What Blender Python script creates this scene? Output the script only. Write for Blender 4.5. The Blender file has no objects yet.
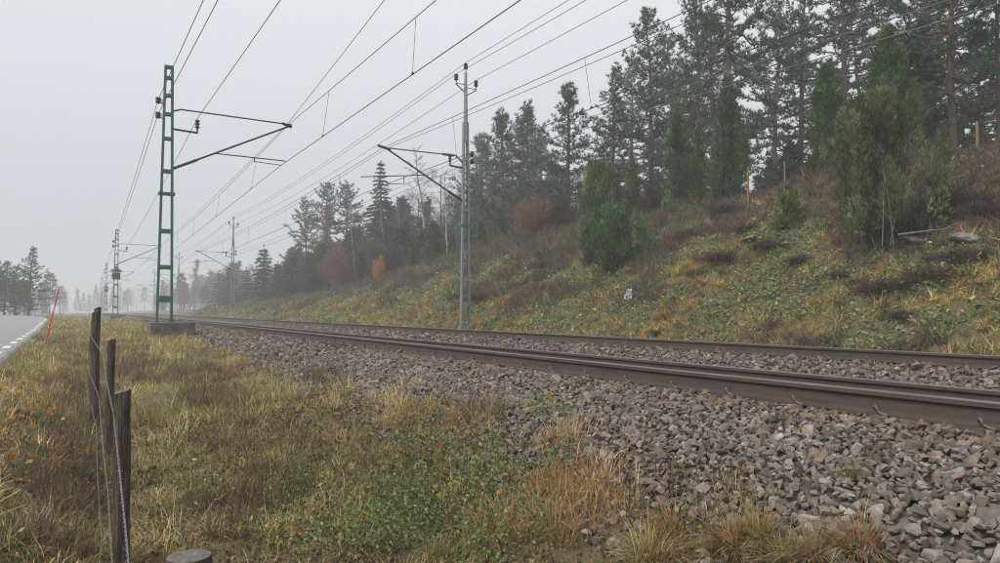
import bpy, bmesh, math, random
import numpy as np
from mathutils import Vector

SC = bpy.context.scene
COL = SC.collection
R = math.radians
random.seed(7)

# ------------------------------------------------------------------ camera
CAMZ = 1.5
YAW = R(29.5)            # turned right of the track direction (+Y)
PITCH = R(2.34)
FPX = 722.0
cam_d = bpy.data.cameras.new('camera')
cam = bpy.data.objects.new('camera', cam_d)
COL.objects.link(cam)
cam.location = (0, 0, CAMZ)
cam.rotation_euler = (R(90) + PITCH, 0, -YAW)
cam_d.sensor_width = 36.0
cam_d.lens = 36.0 * FPX / 1000.0
cam_d.clip_start = 0.05
cam_d.clip_end = 3000
SC.camera = cam

# ------------------------------------------------------------------ overcast sky
SUN_EL, SUN_AZ = R(46), R(262)     # azimuth clockwise from +Y
w = bpy.data.worlds.new('World')
SC.world = w
w.use_nodes = True
nt = w.node_tree
nt.nodes.clear()
out = nt.nodes.new('ShaderNodeOutputWorld')
bg = nt.nodes.new('ShaderNodeBackground')
sky = nt.nodes.new('ShaderNodeTexSky')
sky.sky_type = 'NISHITA'
sky.sun_disc = False
sky.sun_elevation = SUN_EL
sky.sun_rotation = SUN_AZ
sky.dust_density = 4.0
hs = nt.nodes.new('ShaderNodeHueSaturation')
hs.inputs['Saturation'].default_value = 0.15
nt.links.new(sky.outputs[0], hs.inputs['Color'])
mul = nt.nodes.new('ShaderNodeMixRGB')
mul.blend_type = 'MIX'
mul.inputs[0].default_value = 0.93          # thick stratus over the clear sky
nt.links.new(hs.outputs[0], mul.inputs[1])
# overcast dome: brighter overhead than at the horizon
tc = nt.nodes.new('ShaderNodeTexCoord')
sep = nt.nodes.new('ShaderNodeSeparateXYZ')
nt.links.new(tc.outputs['Generated'], sep.inputs[0])
ramp = nt.nodes.new('ShaderNodeValToRGB')
ramp.color_ramp.elements[0].position = 0.0
ramp.color_ramp.elements[0].color = (3.1, 3.28, 3.58, 1)
ramp.color_ramp.elements[1].position = 1.0
ramp.color_ramp.elements[1].color = (7.0, 7.08, 7.25, 1)
nt.links.new(sep.outputs[2], ramp.inputs[0])
nt.links.new(ramp.outputs[0], mul.inputs[2])
nt.links.new(mul.outputs[0], bg.inputs[0])
bg.inputs[1].default_value = 0.105
nt.links.new(bg.outputs[0], out.inputs[0])

sun_d = bpy.data.lights.new('sun', 'SUN')
sun_d.energy = 1.5
sun_d.angle = R(25)
sun_d.color = (1.0, 0.96, 0.9)
sun = bpy.data.objects.new('sun', sun_d)
COL.objects.link(sun)
sd = Vector((math.sin(SUN_AZ) * math.cos(SUN_EL), math.cos(SUN_AZ) * math.cos(SUN_EL), math.sin(SUN_EL)))
sun.rotation_euler = sd.to_track_quat('Z', 'Y').to_euler()

SC.view_settings.view_transform = 'Standard'
SC.view_settings.look = 'None'
SC.view_settings.exposure = 0.76
SC.view_settings.gamma = 1.0
SC.view_settings.use_curve_mapping = False
SC.render.engine = 'CYCLES'
SC.cycles.max_bounces = 5
SC.cycles.diffuse_bounces = 2
SC.cycles.volume_bounces = 1
SC.cycles.use_denoising = True
SC.cycles.denoising_prefilter = 'NONE'
SC.cycles.filter_width = 1.1
HAZE_DENSITY = 0.0023

# ------------------------------------------------------------------ pixel helpers (photo 1000 x 563)
_f = np.array([math.sin(YAW) * math.cos(PITCH), math.cos(YAW) * math.cos(PITCH), math.sin(PITCH)])
_r = np.array([math.cos(YAW), -math.sin(YAW), 0.0])
_u = np.cross(_r, _f)

def ray(px, py):
    return _f + _r * (px - 500) / FPX + _u * (281.5 - py) / FPX

def at_lat(px, lat):
    """point on the line of sight through column px at the given distance right of the camera"""
    d = ray(px, 311)
    return lat, lat * d[1] / d[0]

def z_row(px, py, x, y):
    d = ray(px, py)
    t = (x * x + y * y) ** 0.5 / (d[0] ** 2 + d[1] ** 2) ** 0.5
    return CAMZ + t * d[2]

def project(P):
    P = np.asarray(P, float) - np.array([0, 0, CAMZ])
    dz = P @ _f
    return 500 + FPX * (P @ _r) / dz, 281.5 - FPX * (P @ _u) / dz, dz

# ------------------------------------------------------------------ noise
def _hash(ix, iy, seed):
    n = (ix.astype(np.int64) * 374761393 + iy.astype(np.int64) * 668265263 + seed * 1274126177) & 0x7fffffff
    n = (n ^ (n >> 13)) * 1274126177 & 0x7fffffff
    n = n ^ (n >> 16)
    return (n & 0xffff) / 65535.0

def vnoise(x, y, s=1.0, seed=0):
    x = np.asarray(x, float) / s
    y = np.asarray(y, float) / s
    ix, iy = np.floor(x), np.floor(y)
    fx, fy = x - ix, y - iy
    fx = fx * fx * (3 - 2 * fx)
    fy = fy * fy * (3 - 2 * fy)
    a, b = _hash(ix, iy, seed), _hash(ix + 1, iy, seed)
    c, d = _hash(ix, iy + 1, seed), _hash(ix + 1, iy + 1, seed)
    return (a * (1 - fx) + b * fx) * (1 - fy) + (c * (1 - fx) + d * fx) * fy

def fbm(x, y, s=1.0, seed=0, o=4):
    v, a, t = 0, 1.0, 0
    for k in range(o):
        v = v + a * vnoise(x, y, s / 2 ** k, seed + k * 17)
        t += a
        a *= 0.5
    return v / t

# ------------------------------------------------------------------ mesh building
def make_mesh(name, V, F, C=None, smooth=False):
    V = np.asarray(V, np.float32)
    F = np.asarray(F, np.int32)
    k = F.shape[1]
    me = bpy.data.meshes.new(name)
    me.vertices.add(len(V))
    me.vertices.foreach_set('co', V.ravel())
    me.loops.add(F.size)
    me.loops.foreach_set('vertex_index', F.ravel())
    me.polygons.add(len(F))
    me.polygons.foreach_set('loop_start', np.arange(0, F.size, k, dtype=np.int32))
    me.polygons.foreach_set('loop_total', np.full(len(F), k, np.int32))
    me.polygons.foreach_set('use_smooth', np.full(len(F), bool(smooth)))
    if C is not None:
        at = me.attributes.new('Col', 'FLOAT_COLOR', 'POINT')
        c4 = np.ones((len(V), 4), np.float32)
        c4[:, :3] = C
        at.data.foreach_set('color', c4.ravel())
    me.update(calc_edges=True)
    me.validate()
    return me

class Acc:
    def __init__(s):
        s.V, s.F, s.C, s.n = [], [], [], 0
    def add(s, V, F, C=None):
        V = np.asarray(V, float).reshape(-1, 3)
        F = np.asarray(F, int)
        if F.shape[1] == 4:
            F = np.concatenate([F[:, [0, 1, 2]], F[:, [0, 2, 3]]])
        s.V.append(V)
        s.F.append(F + s.n)
        if C is not None:
            C = np.asarray(C, float)
            if C.ndim == 1:
                C = np.tile(C, (len(V), 1))
            s.C.append(C)
        s.n += len(V)
        return s
    def mesh(s, name, smooth=False):
        return make_mesh(name, np.concatenate(s.V), np.concatenate(s.F), np.concatenate(s.C) if s.C else None, smooth)

def tube(P, Rr, sides=6, cap=True):
    P = np.asarray(P, float)
    k = len(P)
    Rr = np.full(k, Rr) if np.isscalar(Rr) else np.asarray(Rr, float)
    T = np.gradient(P, axis=0)
    T /= np.linalg.norm(T, axis=1)[:, None] + 1e-9
    ref = np.array([0, 0, 1.0]) if abs(T[0][2]) < 0.8 else np.array([1.0, 0, 0])
    A = np.cross(T, ref)
    A /= np.linalg.norm(A, axis=1)[:, None] + 1e-9
    B = np.cross(T, A)
    ang = np.arange(sides) * 2 * math.pi / sides
    V = (P[:, None, :] + Rr[:, None, None] * (np.cos(ang)[None, :, None] * A[:, None, :] + np.sin(ang)[None, :, None] * B[:, None, :])).reshape(-1, 3)
    ii, jj = np.meshgrid(np.arange(k - 1), np.arange(sides), indexing='ij')
    a = (ii * sides + jj).ravel()
    b = (ii * sides + (jj + 1) % sides).ravel()
    F = np.concatenate([np.stack([a, b, b + sides], 1), np.stack([a, b + sides, a + sides], 1)])
    if cap:
        V = np.concatenate([V, P[:1], P[-1:]])
        c0, c1 = len(V) - 2, len(V) - 1
        j = np.arange(sides)
        j1 = (j + 1) % sides
        F = np.concatenate([F, np.stack([np.full(sides, c0), j1, j], 1), np.stack([np.full(sides, c1), (k - 1) * sides + j, (k - 1) * sides + j1], 1)])
    return V, F

def twigs(acc, A, B, r0, r1):
    """many straight three-sided twigs at once"""
    A, B = np.asarray(A, float), np.asarray(B, float)
    n = len(A)
    T = B - A
    T /= np.linalg.norm(T, axis=1)[:, None] + 1e-9
    ref = np.where(np.abs(T[:, 2:3]) < 0.8, np.array([[0, 0, 1.0]]), np.array([[1.0, 0, 0]]))
    X = np.cross(T, ref)
    X /= np.linalg.norm(X, axis=1)[:, None] + 1e-9
    Y = np.cross(T, X)
    V = np.zeros((n, 6, 3))
    for q in range(3):
        o = X * math.cos(q * 2.0944) + Y * math.sin(q * 2.0944)
        V[:, q] = A + o * r0
        V[:, 3 + q] = B + o * r1
    f = np.array([(0, 1, 4), (0, 4, 3), (1, 2, 5), (1, 5, 4), (2, 0, 3), (2, 3, 5)])
    acc.add(V.reshape(-1, 3), (f[None] + (np.arange(n) * 6)[:, None, None]).reshape(-1, 3))

def box(cx, cy, cz, sx, sy, sz):
    v = np.array([[x, y, z] for z in (-1, 1) for y in (-1, 1) for x in (-1, 1)], float) * 0.5
    v = v * [sx, sy, sz] + [cx, cy, cz]
    f = np.array([[0, 2, 3, 1], [4, 5, 7, 6], [0, 1, 5, 4], [2, 6, 7, 3], [0, 4, 6, 2], [1, 3, 7, 5]])
    return v, f

def lathe(prof, sides=12, o=(0, 0, 0)):
    """prof: list of (r, z)"""
    ang = np.arange(sides) * 2 * math.pi / sides
    V = np.array([[r * math.cos(a) + o[0], r * math.sin(a) + o[1], z + o[2]] for r, z in prof for a in ang])
    F = []
    for i in range(len(prof) - 1):
        for j in range(sides):
            a, b = i * sides + j, i * sides + (j + 1) % sides
            F.append((a, b, b + sides, a + sides))
    return V, np.array(F)

def rotmats(axis, spin):
    """matrices taking +Z to axis (n,3), spun about it"""
    z = axis / (np.linalg.norm(axis, axis=1)[:, None] + 1e-9)
    ref = np.where(np.abs(z[:, 2:3]) < 0.9, np.array([[0, 0, 1.0]]), np.array([[1.0, 0, 0]]))
    x = np.cross(ref, z)
    x /= np.linalg.norm(x, axis=1)[:, None]
    y = np.cross(z, x)
    c, s = np.cos(spin)[:, None], np.sin(spin)[:, None]
    x2 = x * c + y * s
    y2 = -x * s + y * c
    return np.stack([x2, y2, z], axis=2)

def scatter(acc, temps, idx, M, S, P, C):
    S = np.asarray(S, float)
    if S.ndim == 1:
        S = S[:, None]
    for k, (tv, tf) in enumerate(temps):
        sel = np.where(idx == k)[0]
        if len(sel) == 0:
            continue
        m = len(tv)
        V = np.einsum('nij,nmj->nmi', M[sel], tv[None, :, :] * S[sel][:, None, :]) + P[sel][:, None, :]
        F = (tf[None, :, :] + (np.arange(len(sel)) * m)[:, None, None]).reshape(-1, 3)
        acc.add(V.reshape(-1, 3), F, np.repeat(C[sel], m, axis=0))

def link(name, me, mat=None, parent=None, loc=None):
    o = bpy.data.objects.new(name, me)
    COL.objects.link(o)
    if mat is not None:
        mats = mat if isinstance(mat, (list, tuple)) else [mat]
        if len(me.materials) == 0:
            for m in mats:
                me.materials.append(m)
    if parent is not None:
        o.parent = parent
    if loc is not None:
        o.location = loc
    return o

def part(name, acc, mat, parent, smooth=False):
    return link(name, acc.mesh(name, smooth), mat, parent)

def tag(o, label=None, cat=None, group=None, kind=None):
    if label: o['label'] = label
    if cat: o['category'] = cat
    if group: o['group'] = group
    if kind: o['kind'] = kind
    return o

def thing(name, label, cat, loc=(0, 0, 0), rotz=0, group=None):
    o = bpy.data.objects.new(name, None)
    COL.objects.link(o)
    o.location = loc
    o.rotation_euler = (0, 0, rotz)
    o.empty_display_size = 0.2
    return tag(o, label, cat, group)

def copy_tree(o, parent=None):
    c = o.copy()
    COL.objects.link(c)
    c.parent = parent
    for ch in list(o.children):
        copy_tree(ch, c)
    return c

# ------------------------------------------------------------------ materials
def new_mat(name):
    m = bpy.data.materials.new(name)
    m.use_nodes = True
    n = m.node_tree.nodes
    return m, m.node_tree, n['Principled BSDF']

def mat_attr(name, rough=0.75, objcolor=False, translucent=0.0, vary=0.25, nscale=3.0):
    m, t, b = new_mat(name)
    a = t.nodes.new('ShaderNodeAttribute')
    a.attribute_name = 'Col'
    cur = a.outputs['Color']
    if objcolor:
        oi = t.nodes.new('ShaderNodeObjectInfo')
        mx = t.nodes.new('ShaderNodeMixRGB')
        mx.blend_type = 'MULTIPLY'
        mx.inputs[0].default_value = 1
        t.links.new(cur, mx.inputs[1])
        t.links.new(oi.outputs['Color'], mx.inputs[2])
        cur = mx.outputs[0]
    no = t.nodes.new('ShaderNodeTexNoise')
    no.inputs['Scale'].default_value = nscale
    no.inputs['Detail'].default_value = 3
    mr = t.nodes.new('ShaderNodeMapRange')
    mr.inputs['To Min'].default_value = 1 - vary
    mr.inputs['To Max'].default_value = 1 + vary
    t.links.new(no.outputs[0], mr.inputs[0])
    mx = t.nodes.new('ShaderNodeMixRGB')
    mx.blend_type = 'MULTIPLY'
    mx.inputs[0].default_value = 1
    t.links.new(cur, mx.inputs[1])
    t.links.new(mr.outputs[0], mx.inputs[2])
    t.links.new(mx.outputs[0], b.inputs['Base Color'])
    b.inputs['Roughness'].default_value = rough
    b.inputs['Specular IOR Level'].default_value = 0.25
    if translucent:
        tr = t.nodes.new('ShaderNodeBsdfTranslucent')
        ms = t.nodes.new('ShaderNodeMixShader')
        ms.inputs[0].default_value = translucent
        t.links.new(mx.outputs[0], tr.inputs[0])
        t.links.new(b.outputs[0], ms.inputs[1])
        t.links.new(tr.outputs[0], ms.inputs[2])
        t.links.new(ms.outputs[0], t.nodes['Material Output'].inputs[0])
    return m

def mat_noise(name, cols, scale=4.0, rough=0.8, bump=0.0, metallic=0.0, detail=6.0, stretch=None, spec=0.3, bscale=None):
    m, t, b = new_mat(name)
    tc = t.nodes.new('ShaderNodeTexCoord')
    mp = t.nodes.new('ShaderNodeMapping')
    if stretch:
        mp.inputs['Scale'].default_value = stretch
    t.links.new(tc.outputs['Object'], mp.inputs[0])
    no = t.nodes.new('ShaderNodeTexNoise')
    no.inputs['Scale'].default_value = scale
    no.inputs['Detail'].default_value = detail
    no.inputs['Roughness'].default_value = 0.65
    t.links.new(mp.outputs[0], no.inputs['Vector'])
    rp = t.nodes.new('ShaderNodeValToRGB')
    el = rp.color_ramp.elements
    n = len(cols)
    while len(el) < n:
        el.new(0.5)
    for i, c in enumerate(cols):
        el[i].position = 0.28 + 0.44 * i / max(1, n - 1)
        el[i].color = (*c, 1)
    t.links.new(no.outputs[0], rp.inputs[0])
    t.links.new(rp.outputs[0], b.inputs['Base Color'])
    b.inputs['Roughness'].default_value = rough
    b.inputs['Metallic'].default_value = metallic
    b.inputs['Specular IOR Level'].default_value = spec
    if bump:
        n2 = t.nodes.new('ShaderNodeTexNoise')
        n2.inputs['Scale'].default_value = bscale or scale * 3
        n2.inputs['Detail'].default_value = 8
        t.links.new(mp.outputs[0], n2.inputs['Vector'])
        bp = t.nodes.new('ShaderNodeBump')
        bp.inputs['Strength'].default_value = bump
        bp.inputs['Distance'].default_value = 0.02
        t.links.new(n2.outputs[0], bp.inputs['Height'])
        t.links.new(bp.outputs[0], b.inputs['Normal'])
    return m

M = {}
M['ground'] = mat_noise('soil_and_moss', [(0.045, 0.037, 0.025), (0.09, 0.08, 0.038), (0.12, 0.09, 0.045), (0.075, 0.09, 0.036)], scale=3.2, rough=0.95, bump=0.6, detail=12, bscale=14)
M['asphalt'] = mat_noise('grey_asphalt', [(0.19, 0.19, 0.197), (0.25, 0.25, 0.257), (0.215, 0.215, 0.222)], scale=0.8, rough=0.75, bump=0.25, bscale=120, detail=10)
M['paint'] = mat_noise('worn_white_paint', [(0.55, 0.55, 0.53), (0.8, 0.8, 0.78)], scale=8, rough=0.7)
M['rail'] = mat_noise('rusty_rail_steel', [(0.04, 0.03, 0.028), (0.076, 0.054, 0.047), (0.056, 0.041, 0.037)], scale=3, rough=0.7, bump=0.1, stretch=(6, 0.6, 6), spec=0.4)
M['railtop'] = mat_noise('worn_rail_head', [(0.11, 0.095, 0.085), (0.19, 0.165, 0.15)], scale=3, rough=0.45, metallic=0.3, stretch=(8, 0.4, 8))
M['clip'] = mat_noise('rusty_clip', [(0.09, 0.075, 0.07), (0.15, 0.128, 0.118)], scale=20, rough=0.6, metallic=0.3)
M['concrete'] = mat_noise('weathered_concrete', [(0.06, 0.052, 0.048), (0.12, 0.105, 0.095), (0.17, 0.155, 0.14)], scale=3.5, rough=0.9, bump=0.4)
M['green'] = mat_noise('green_mast_paint', [(0.03, 0.095, 0.068), (0.05, 0.135, 0.098), (0.068, 0.16, 0.12)], scale=5, rough=0.55, bump=0.05)
M['dgreen'] = mat_noise('dark_green_steel', [(0.018, 0.04, 0.036), (0.03, 0.06, 0.052)], scale=6, rough=0.5)
M['galv'] = mat_noise('galvanised_steel', [(0.15, 0.19, 0.18), (0.22, 0.265, 0.25), (0.27, 0.31, 0.295)], scale=6, rough=0.5, metallic=0.25)
M['dgalv'] = mat_noise('dark_galvanised_tube', [(0.05, 0.055, 0.058), (0.085, 0.09, 0.093)], scale=6, rough=0.5, metallic=0.3)
M['porc'] = mat_noise('brown_black_porcelain', [(0.012, 0.013, 0.014), (0.025, 0.022, 0.02)], scale=6, rough=0.2, spec=0.5)
M['porcw'] = mat_noise('white_porcelain', [(0.6, 0.62, 0.63), (0.72, 0.73, 0.74)], scale=6, rough=0.2, spec=0.5)
M['redins'] = mat_noise('red_brown_insulator', [(0.13, 0.04, 0.03), (0.2, 0.06, 0.045)], scale=6, rough=0.3, spec=0.5)
M['wire'] = mat_noise('oxidised_copper_wire', [(0.05, 0.055, 0.058), (0.08, 0.085, 0.088)], scale=2, rough=0.5, metallic=0.2)
M['awire'] = mat_noise('aluminium_wire', [(0.16, 0.165, 0.17), (0.24, 0.245, 0.25)], scale=2, rough=0.45, metallic=0.4)
M['fwire'] = mat_noise('galvanised_fence_wire', [(0.12, 0.115, 0.11), (0.24, 0.235, 0.23)], scale=30, rough=0.45, metallic=0.4)
M['post'] = mat_noise('weathered_post_wood', [(0.02, 0.015, 0.013), (0.075, 0.058, 0.048), (0.2, 0.17, 0.145)], scale=13, rough=0.9, bump=0.9, stretch=(4, 4, 0.35), detail=9)
M['endgrain'] = mat_noise('grey_end_grain', [(0.08, 0.07, 0.06), (0.14, 0.125, 0.11), (0.2, 0.18, 0.16)], scale=22, rough=0.9, bump=0.7)
M['stake'] = mat_noise('orange_brown_stake', [(0.2, 0.1, 0.05), (0.31, 0.165, 0.085)], scale=8, rough=0.85, stretch=(4, 4, 0.4))
M['snow'] = mat_noise('orange_red_plastic', [(0.55, 0.075, 0.035), (0.65, 0.1, 0.05)], scale=4, rough=0.45)
M['reflex'] = mat_noise('grey_reflective_tape', [(0.4, 0.42, 0.4), (0.5, 0.52, 0.5)], scale=10, rough=0.3)
M['tissue'] = mat_noise('white_plastic_film', [(0.45, 0.45, 0.46), (0.65, 0.65, 0.65)], scale=8, rough=0.5)
M['bark'] = mat_noise('pine_bark', [(0.05, 0.038, 0.032), (0.11, 0.075, 0.058), (0.17, 0.098, 0.066)], scale=5, rough=0.9, stretch=(3, 3, 0.6))
M['dbark'] = mat_noise('dark_bark', [(0.035, 0.03, 0.027), (0.075, 0.062, 0.053)], scale=6, rough=0.9, stretch=(3, 3, 0.5))
M['birch'] = mat_noise('birch_bark', [(0.06, 0.055, 0.05), (0.3, 0.29, 0.28), (0.45, 0.44, 0.42)], scale=3, rough=0.8, stretch=(1, 1, 2.0))
M['twig'] = mat_noise('bare_twigs', [(0.07, 0.05, 0.045), (0.12, 0.09, 0.08)], scale=3, rough=0.9)
M['deadwood'] = mat_noise('silver_dead_wood', [(0.11, 0.105, 0.1), (0.22, 0.21, 0.195)], scale=8, rough=0.9)
M['redtwig'] = mat_noise('red_brown_twigs', [(0.16, 0.08, 0.055), (0.26, 0.13, 0.09)], scale=3, rough=0.9)
M['foliage'] = mat_attr('needle_foliage', 0.7, objcolor=True, translucent=0.2)
M['leaf'] = mat_attr('leaf_blades', 0.7, translucent=0.25)
M['grass'] = mat_attr('grass_blades', 0.75, translucent=0.25, vary=0.3, nscale=1.2)
M['rock'] = mat_noise('lichen_rock', [(0.09, 0.085, 0.08), (0.17, 0.165, 0.15), (0.26, 0.25, 0.235)], scale=3, rough=0.95, bump=0.5)
M['yellow'] = mat_noise('orange_yellow_board', [(0.6, 0.27, 0.03), (0.7, 0.33, 0.04)], scale=4, rough=0.5)
M['black'] = mat_noise('black_paint', [(0.012, 0.012, 0.012), (0.02, 0.02, 0.02)], scale=4, rough=0.5)

def stone_mat(name, use_attr):
    m, t, b = new_mat(name)
    no = t.nodes.new('ShaderNodeTexNoise')
    no.inputs['Scale'].default_value = 28
    no.inputs['Detail'].default_value = 8
    tcn = t.nodes.new('ShaderNodeNewGeometry')
    t.links.new(tcn.outputs['Position'], no.inputs['Vector'])
    mr = t.nodes.new('ShaderNodeMapRange')
    mr.inputs['From Min'].default_value = 0.3
    mr.inputs['From Max'].default_value = 0.7
    mr.inputs['To Min'].default_value = 0.7
    mr.inputs['To Max'].default_value = 1.3
    t.links.new(no.outputs[0], mr.inputs[0])
    mx = t.nodes.new('ShaderNodeMixRGB')
    mx.blend_type = 'MULTIPLY'
    mx.inputs[0].default_value = 1
    if use_attr:
        a = t.nodes.new('ShaderNodeAttribute')
        a.attribute_name = 'Col'
        t.links.new(a.outputs['Color'], mx.inputs[1])
    else:
        oi = t.nodes.new('ShaderNodeObjectInfo')
        t.links.new(oi.outputs['Color'], mx.inputs[1])
    t.links.new(mr.outputs[0], mx.inputs[2])
    t.links.new(mx.outputs[0], b.inputs['Base Color'])
    b.inputs['Roughness'].default_value = 0.88
    b.inputs['Specular IOR Level'].default_value = 0.3
    bp = t.nodes.new('ShaderNodeBump')
    bp.inputs['Strength'].default_value = 0.35
    bp.inputs['Distance'].default_value = 0.008
    t.links.new(no.outputs[0], bp.inputs['Height'])
    t.links.new(bp.outputs[0], b.inputs['Normal'])
    return m
M['stone'] = stone_mat('ballast_stone_mixed', True)
M['stone1'] = stone_mat('ballast_stone_single', False)

def ballast_mat():
    m, t, b = new_mat('ballast_bed_gravel')
    tcn = t.nodes.new('ShaderNodeTexCoord')
    vo = t.nodes.new('ShaderNodeTexVoronoi')
    vo.inputs['Scale'].default_value = 15
    t.links.new(tcn.outputs['Object'], vo.inputs['Vector'])
    rp = t.nodes.new('ShaderNodeValToRGB')
    rp.color_ramp.elements[0].color = (0.035, 0.03, 0.026, 1)
    rp.color_ramp.elements[1].color = (0.16, 0.14, 0.125, 1)
    sp = t.nodes.new('ShaderNodeSeparateColor')
    t.links.new(vo.outputs['Color'], sp.inputs[0])
    t.links.new(sp.outputs[0], rp.inputs[0])
    t.links.new(rp.outputs[0], b.inputs['Base Color'])
    b.inputs['Roughness'].default_value = 0.95
    bp = t.nodes.new('ShaderNodeBump')
    bp.inputs['Strength'].default_value = 1.0
    bp.inputs['Distance'].default_value = 0.04
    bp.invert = True
    t.links.new(vo.outputs['Distance'], bp.inputs['Height'])
    t.links.new(bp.outputs[0], b.inputs['Normal'])
    return m
M['ballast'] = ballast_mat()

# ------------------------------------------------------------------ terrain
def road_edge(y):
    """right-hand asphalt edge"""
    y = np.asarray(y, float)
    return -0.9 - 0.028 * y - np.where(y > 62, (y - 62) ** 2 / 190.0, 0)

def road_z(y):
    y = np.asarray(y, float)
    return 0.62 + 0.42 * np.clip((y - 38) / 44, 0, 1) - np.clip((y - 90) / 60, 0, 3) * 0.9

def crest_h(y):
    return np.interp(y, [-30, 12, 20, 26, 40, 47, 60, 75, 110, 180, 400], [6.2, 6.15, 6.15, 5.75, 5.5, 5.05, 4.2, 3.3, 2.3, 1.5, 1.3])

def gz_base(x, y):
    x = np.asarray(x, float)
    y = np.asarray(y, float)
    x, y = np.broadcast_arrays(x, y)
    t = np.clip((y - 3) / 20, 0, 1)
    t = t * (0.6 + 0.4 * t)
    xe = road_edge(y)
    rz = road_z(y)
    gf = 0.06 + 0.44 * t                     # along the fence
    g1 = 0.16 + 0.42 * t
    g2 = 0.42 + 0.27 * t
    far_l = rz - 0.25
    crest = crest_h(y)
    keys_x = [xe - 60, xe - 8.0, xe - 6.7, xe + 0.02, xe + 0.45, np.maximum(xe + 0.9, 0.1), 1.2 + 0 * xe, 2.2 + 0 * xe, 2.75 + 0 * xe, 3.5 + 0 * xe,
              11.0 + 0 * xe, 11.9 + 0 * xe, 12.6 + 0 * xe, 13.6 + 0 * xe, 18.0 + 0 * xe, 22.0 + 0 * xe, 26.0 + 0 * xe, 60 + 0 * xe, 200 + 0 * xe]
    low = 0.35 + 0 * xe
    keys_z = [far_l + 0.3, far_l, rz - 0.03, rz - 0.03, rz - 0.12, gf, g1, g1 + 0.5 * (g2 - g1), g2, low, low, 0.45 + 0 * xe, 0.62 + 0 * xe, 0.62 + 0.1 * (crest - 0.6),
              0.62 + 0.56 * (crest - 0.62), crest, crest + 0.35, crest + 1.2, crest + 2.5]
    z = np.full(x.shape, 0.0)
    z = np.where(x <= keys_x[0], keys_z[0], z)
    for i in range(len(keys_x) - 1):
        a, b = keys_x[i], keys_x[i + 1]
        u = np.clip((x - a) / np.maximum(b - a, 1e-6), 0, 1)
        m = (x > a) & (x <= b)
        z = np.where(m, keys_z[i] * (1 - u) + keys_z[i + 1] * u, z)
    z = np.where(x > 200, keys_z[-1], z)
    return z

def gz(x, y):
    x = np.asarray(x, float)
    y = np.asarray(y, float)
    z = gz_base(x, y)
    hill = np.clip((x - 12.2) / 3, 0, 1)
    z = z + hill * ((fbm(x, y, 5.0, 3, 3) - 0.5) * 1.1 + (fbm(x, y, 1.5, 9, 3) - 0.5) * 0.95)
    near = ((x < 2.9) & (x > road_edge(y) + 0.1)) * np.clip((x - road_edge(y) - 0.1) / 0.5, 0, 1) * np.clip((2.9 - x) / 0.4, 0, 1)
    z = z + near * ((fbm(x, y, 0.9, 21, 3) - 0.5) * 0.2)
    return z

def gz1(x, y):
    return float(gz(np.array([x]), np.array([y]))[0])

def px_ground(px, py):
    d = ray(px, py)
    t = np.concatenate([np.arange(1.2, 20, 0.02), np.arange(20, 160, 0.1)])
    P = np.array([0, 0, CAMZ]) + t[:, None] * d
    h = np.maximum(gz(P[:, 0], P[:, 1]), np.where((P[:, 0] > 2.3) & (P[:, 0] < 11.9), bz(P[:, 0], P[:, 1]), -9))
    k = np.argmax(P[:, 2] < h)
    return float(P[k, 0]), float(P[k, 1]), float(h[k])

def bz(x, y):
    """surface of the ballast bed"""
    x = np.asarray(x, float)
    y = np.asarray(y, float)
    t = np.clip((y - 3) / 20, 0, 1)
    t = t * (0.6 + 0.4 * t)
    g2 = 0.42 + 0.27 * t
    kx = [2.2, 2.66, 3.1, 3.6, 3.95, 4.35, 5.85, 6.4, 7.4, 8.2, 8.85, 10.35, 11.0, 11.9]
    kz = [g2 - 0.35, g2 - 0.02, g2 + 0.16 * (1 - t) + 0.06, 0.74 + 0 * t, 0.825 + 0 * t, 0.835 + 0 * t, 0.745 + 0 * t, 0.70 + 0 * t, 0.69 + 0 * t, 0.79 + 0 * t, 0.83 + 0 * t, 0.745 + 0 * t, 0.68 + 0 * t, 0.2 + 0 * t]
    z = np.full(np.broadcast(x, y).shape, -1.0)
    for i in range(len(kx) - 1):
        u = np.clip((x - kx[i]) / (kx[i + 1] - kx[i]), 0, 1)
        z = np.where((x >= kx[i]) & (x <= kx[i + 1]), kz[i] * (1 - u) + kz[i + 1] * u, z)
    return z

def grid(xs, ys, zf):
    X, Y = np.meshgrid(xs, ys)
    Z = zf(X, Y)
    V = np.stack([X, Y, Z], -1).reshape(-1, 3)
    nx, ny = len(xs), len(ys)
    i, j = np.meshgrid(np.arange(nx - 1), np.arange(ny - 1))
    a = (j * nx + i).ravel()
    return V, np.stack([a, a + 1, a + nx + 1, a + nx], -1)

xs = np.concatenate([[-220, -160, -110, -70, -45, -30, -22], np.arange(-18, -3, 0.6), np.arange(-3, 3.6, 0.1), [5, 7, 9, 11], np.arange(11.4, 26, 0.28), np.arange(26.5, 60, 2.2), [70, 90, 120, 160, 220]])
ys = np.concatenate([np.arange(-45, -3, 3), np.arange(-3, 12, 0.12), np.arange(12, 30, 0.3), np.arange(30, 60, 0.7), np.arange(60, 140, 2), np.arange(140, 260, 8), [280, 330, 400, 500]])
V, F = grid(xs, ys, gz)
ground = tag(link('ground', make_mesh('ground', V, F, smooth=True), M['ground']), 'moss, heath and grass covered ground with a cutting slope', kind='structure')

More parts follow.
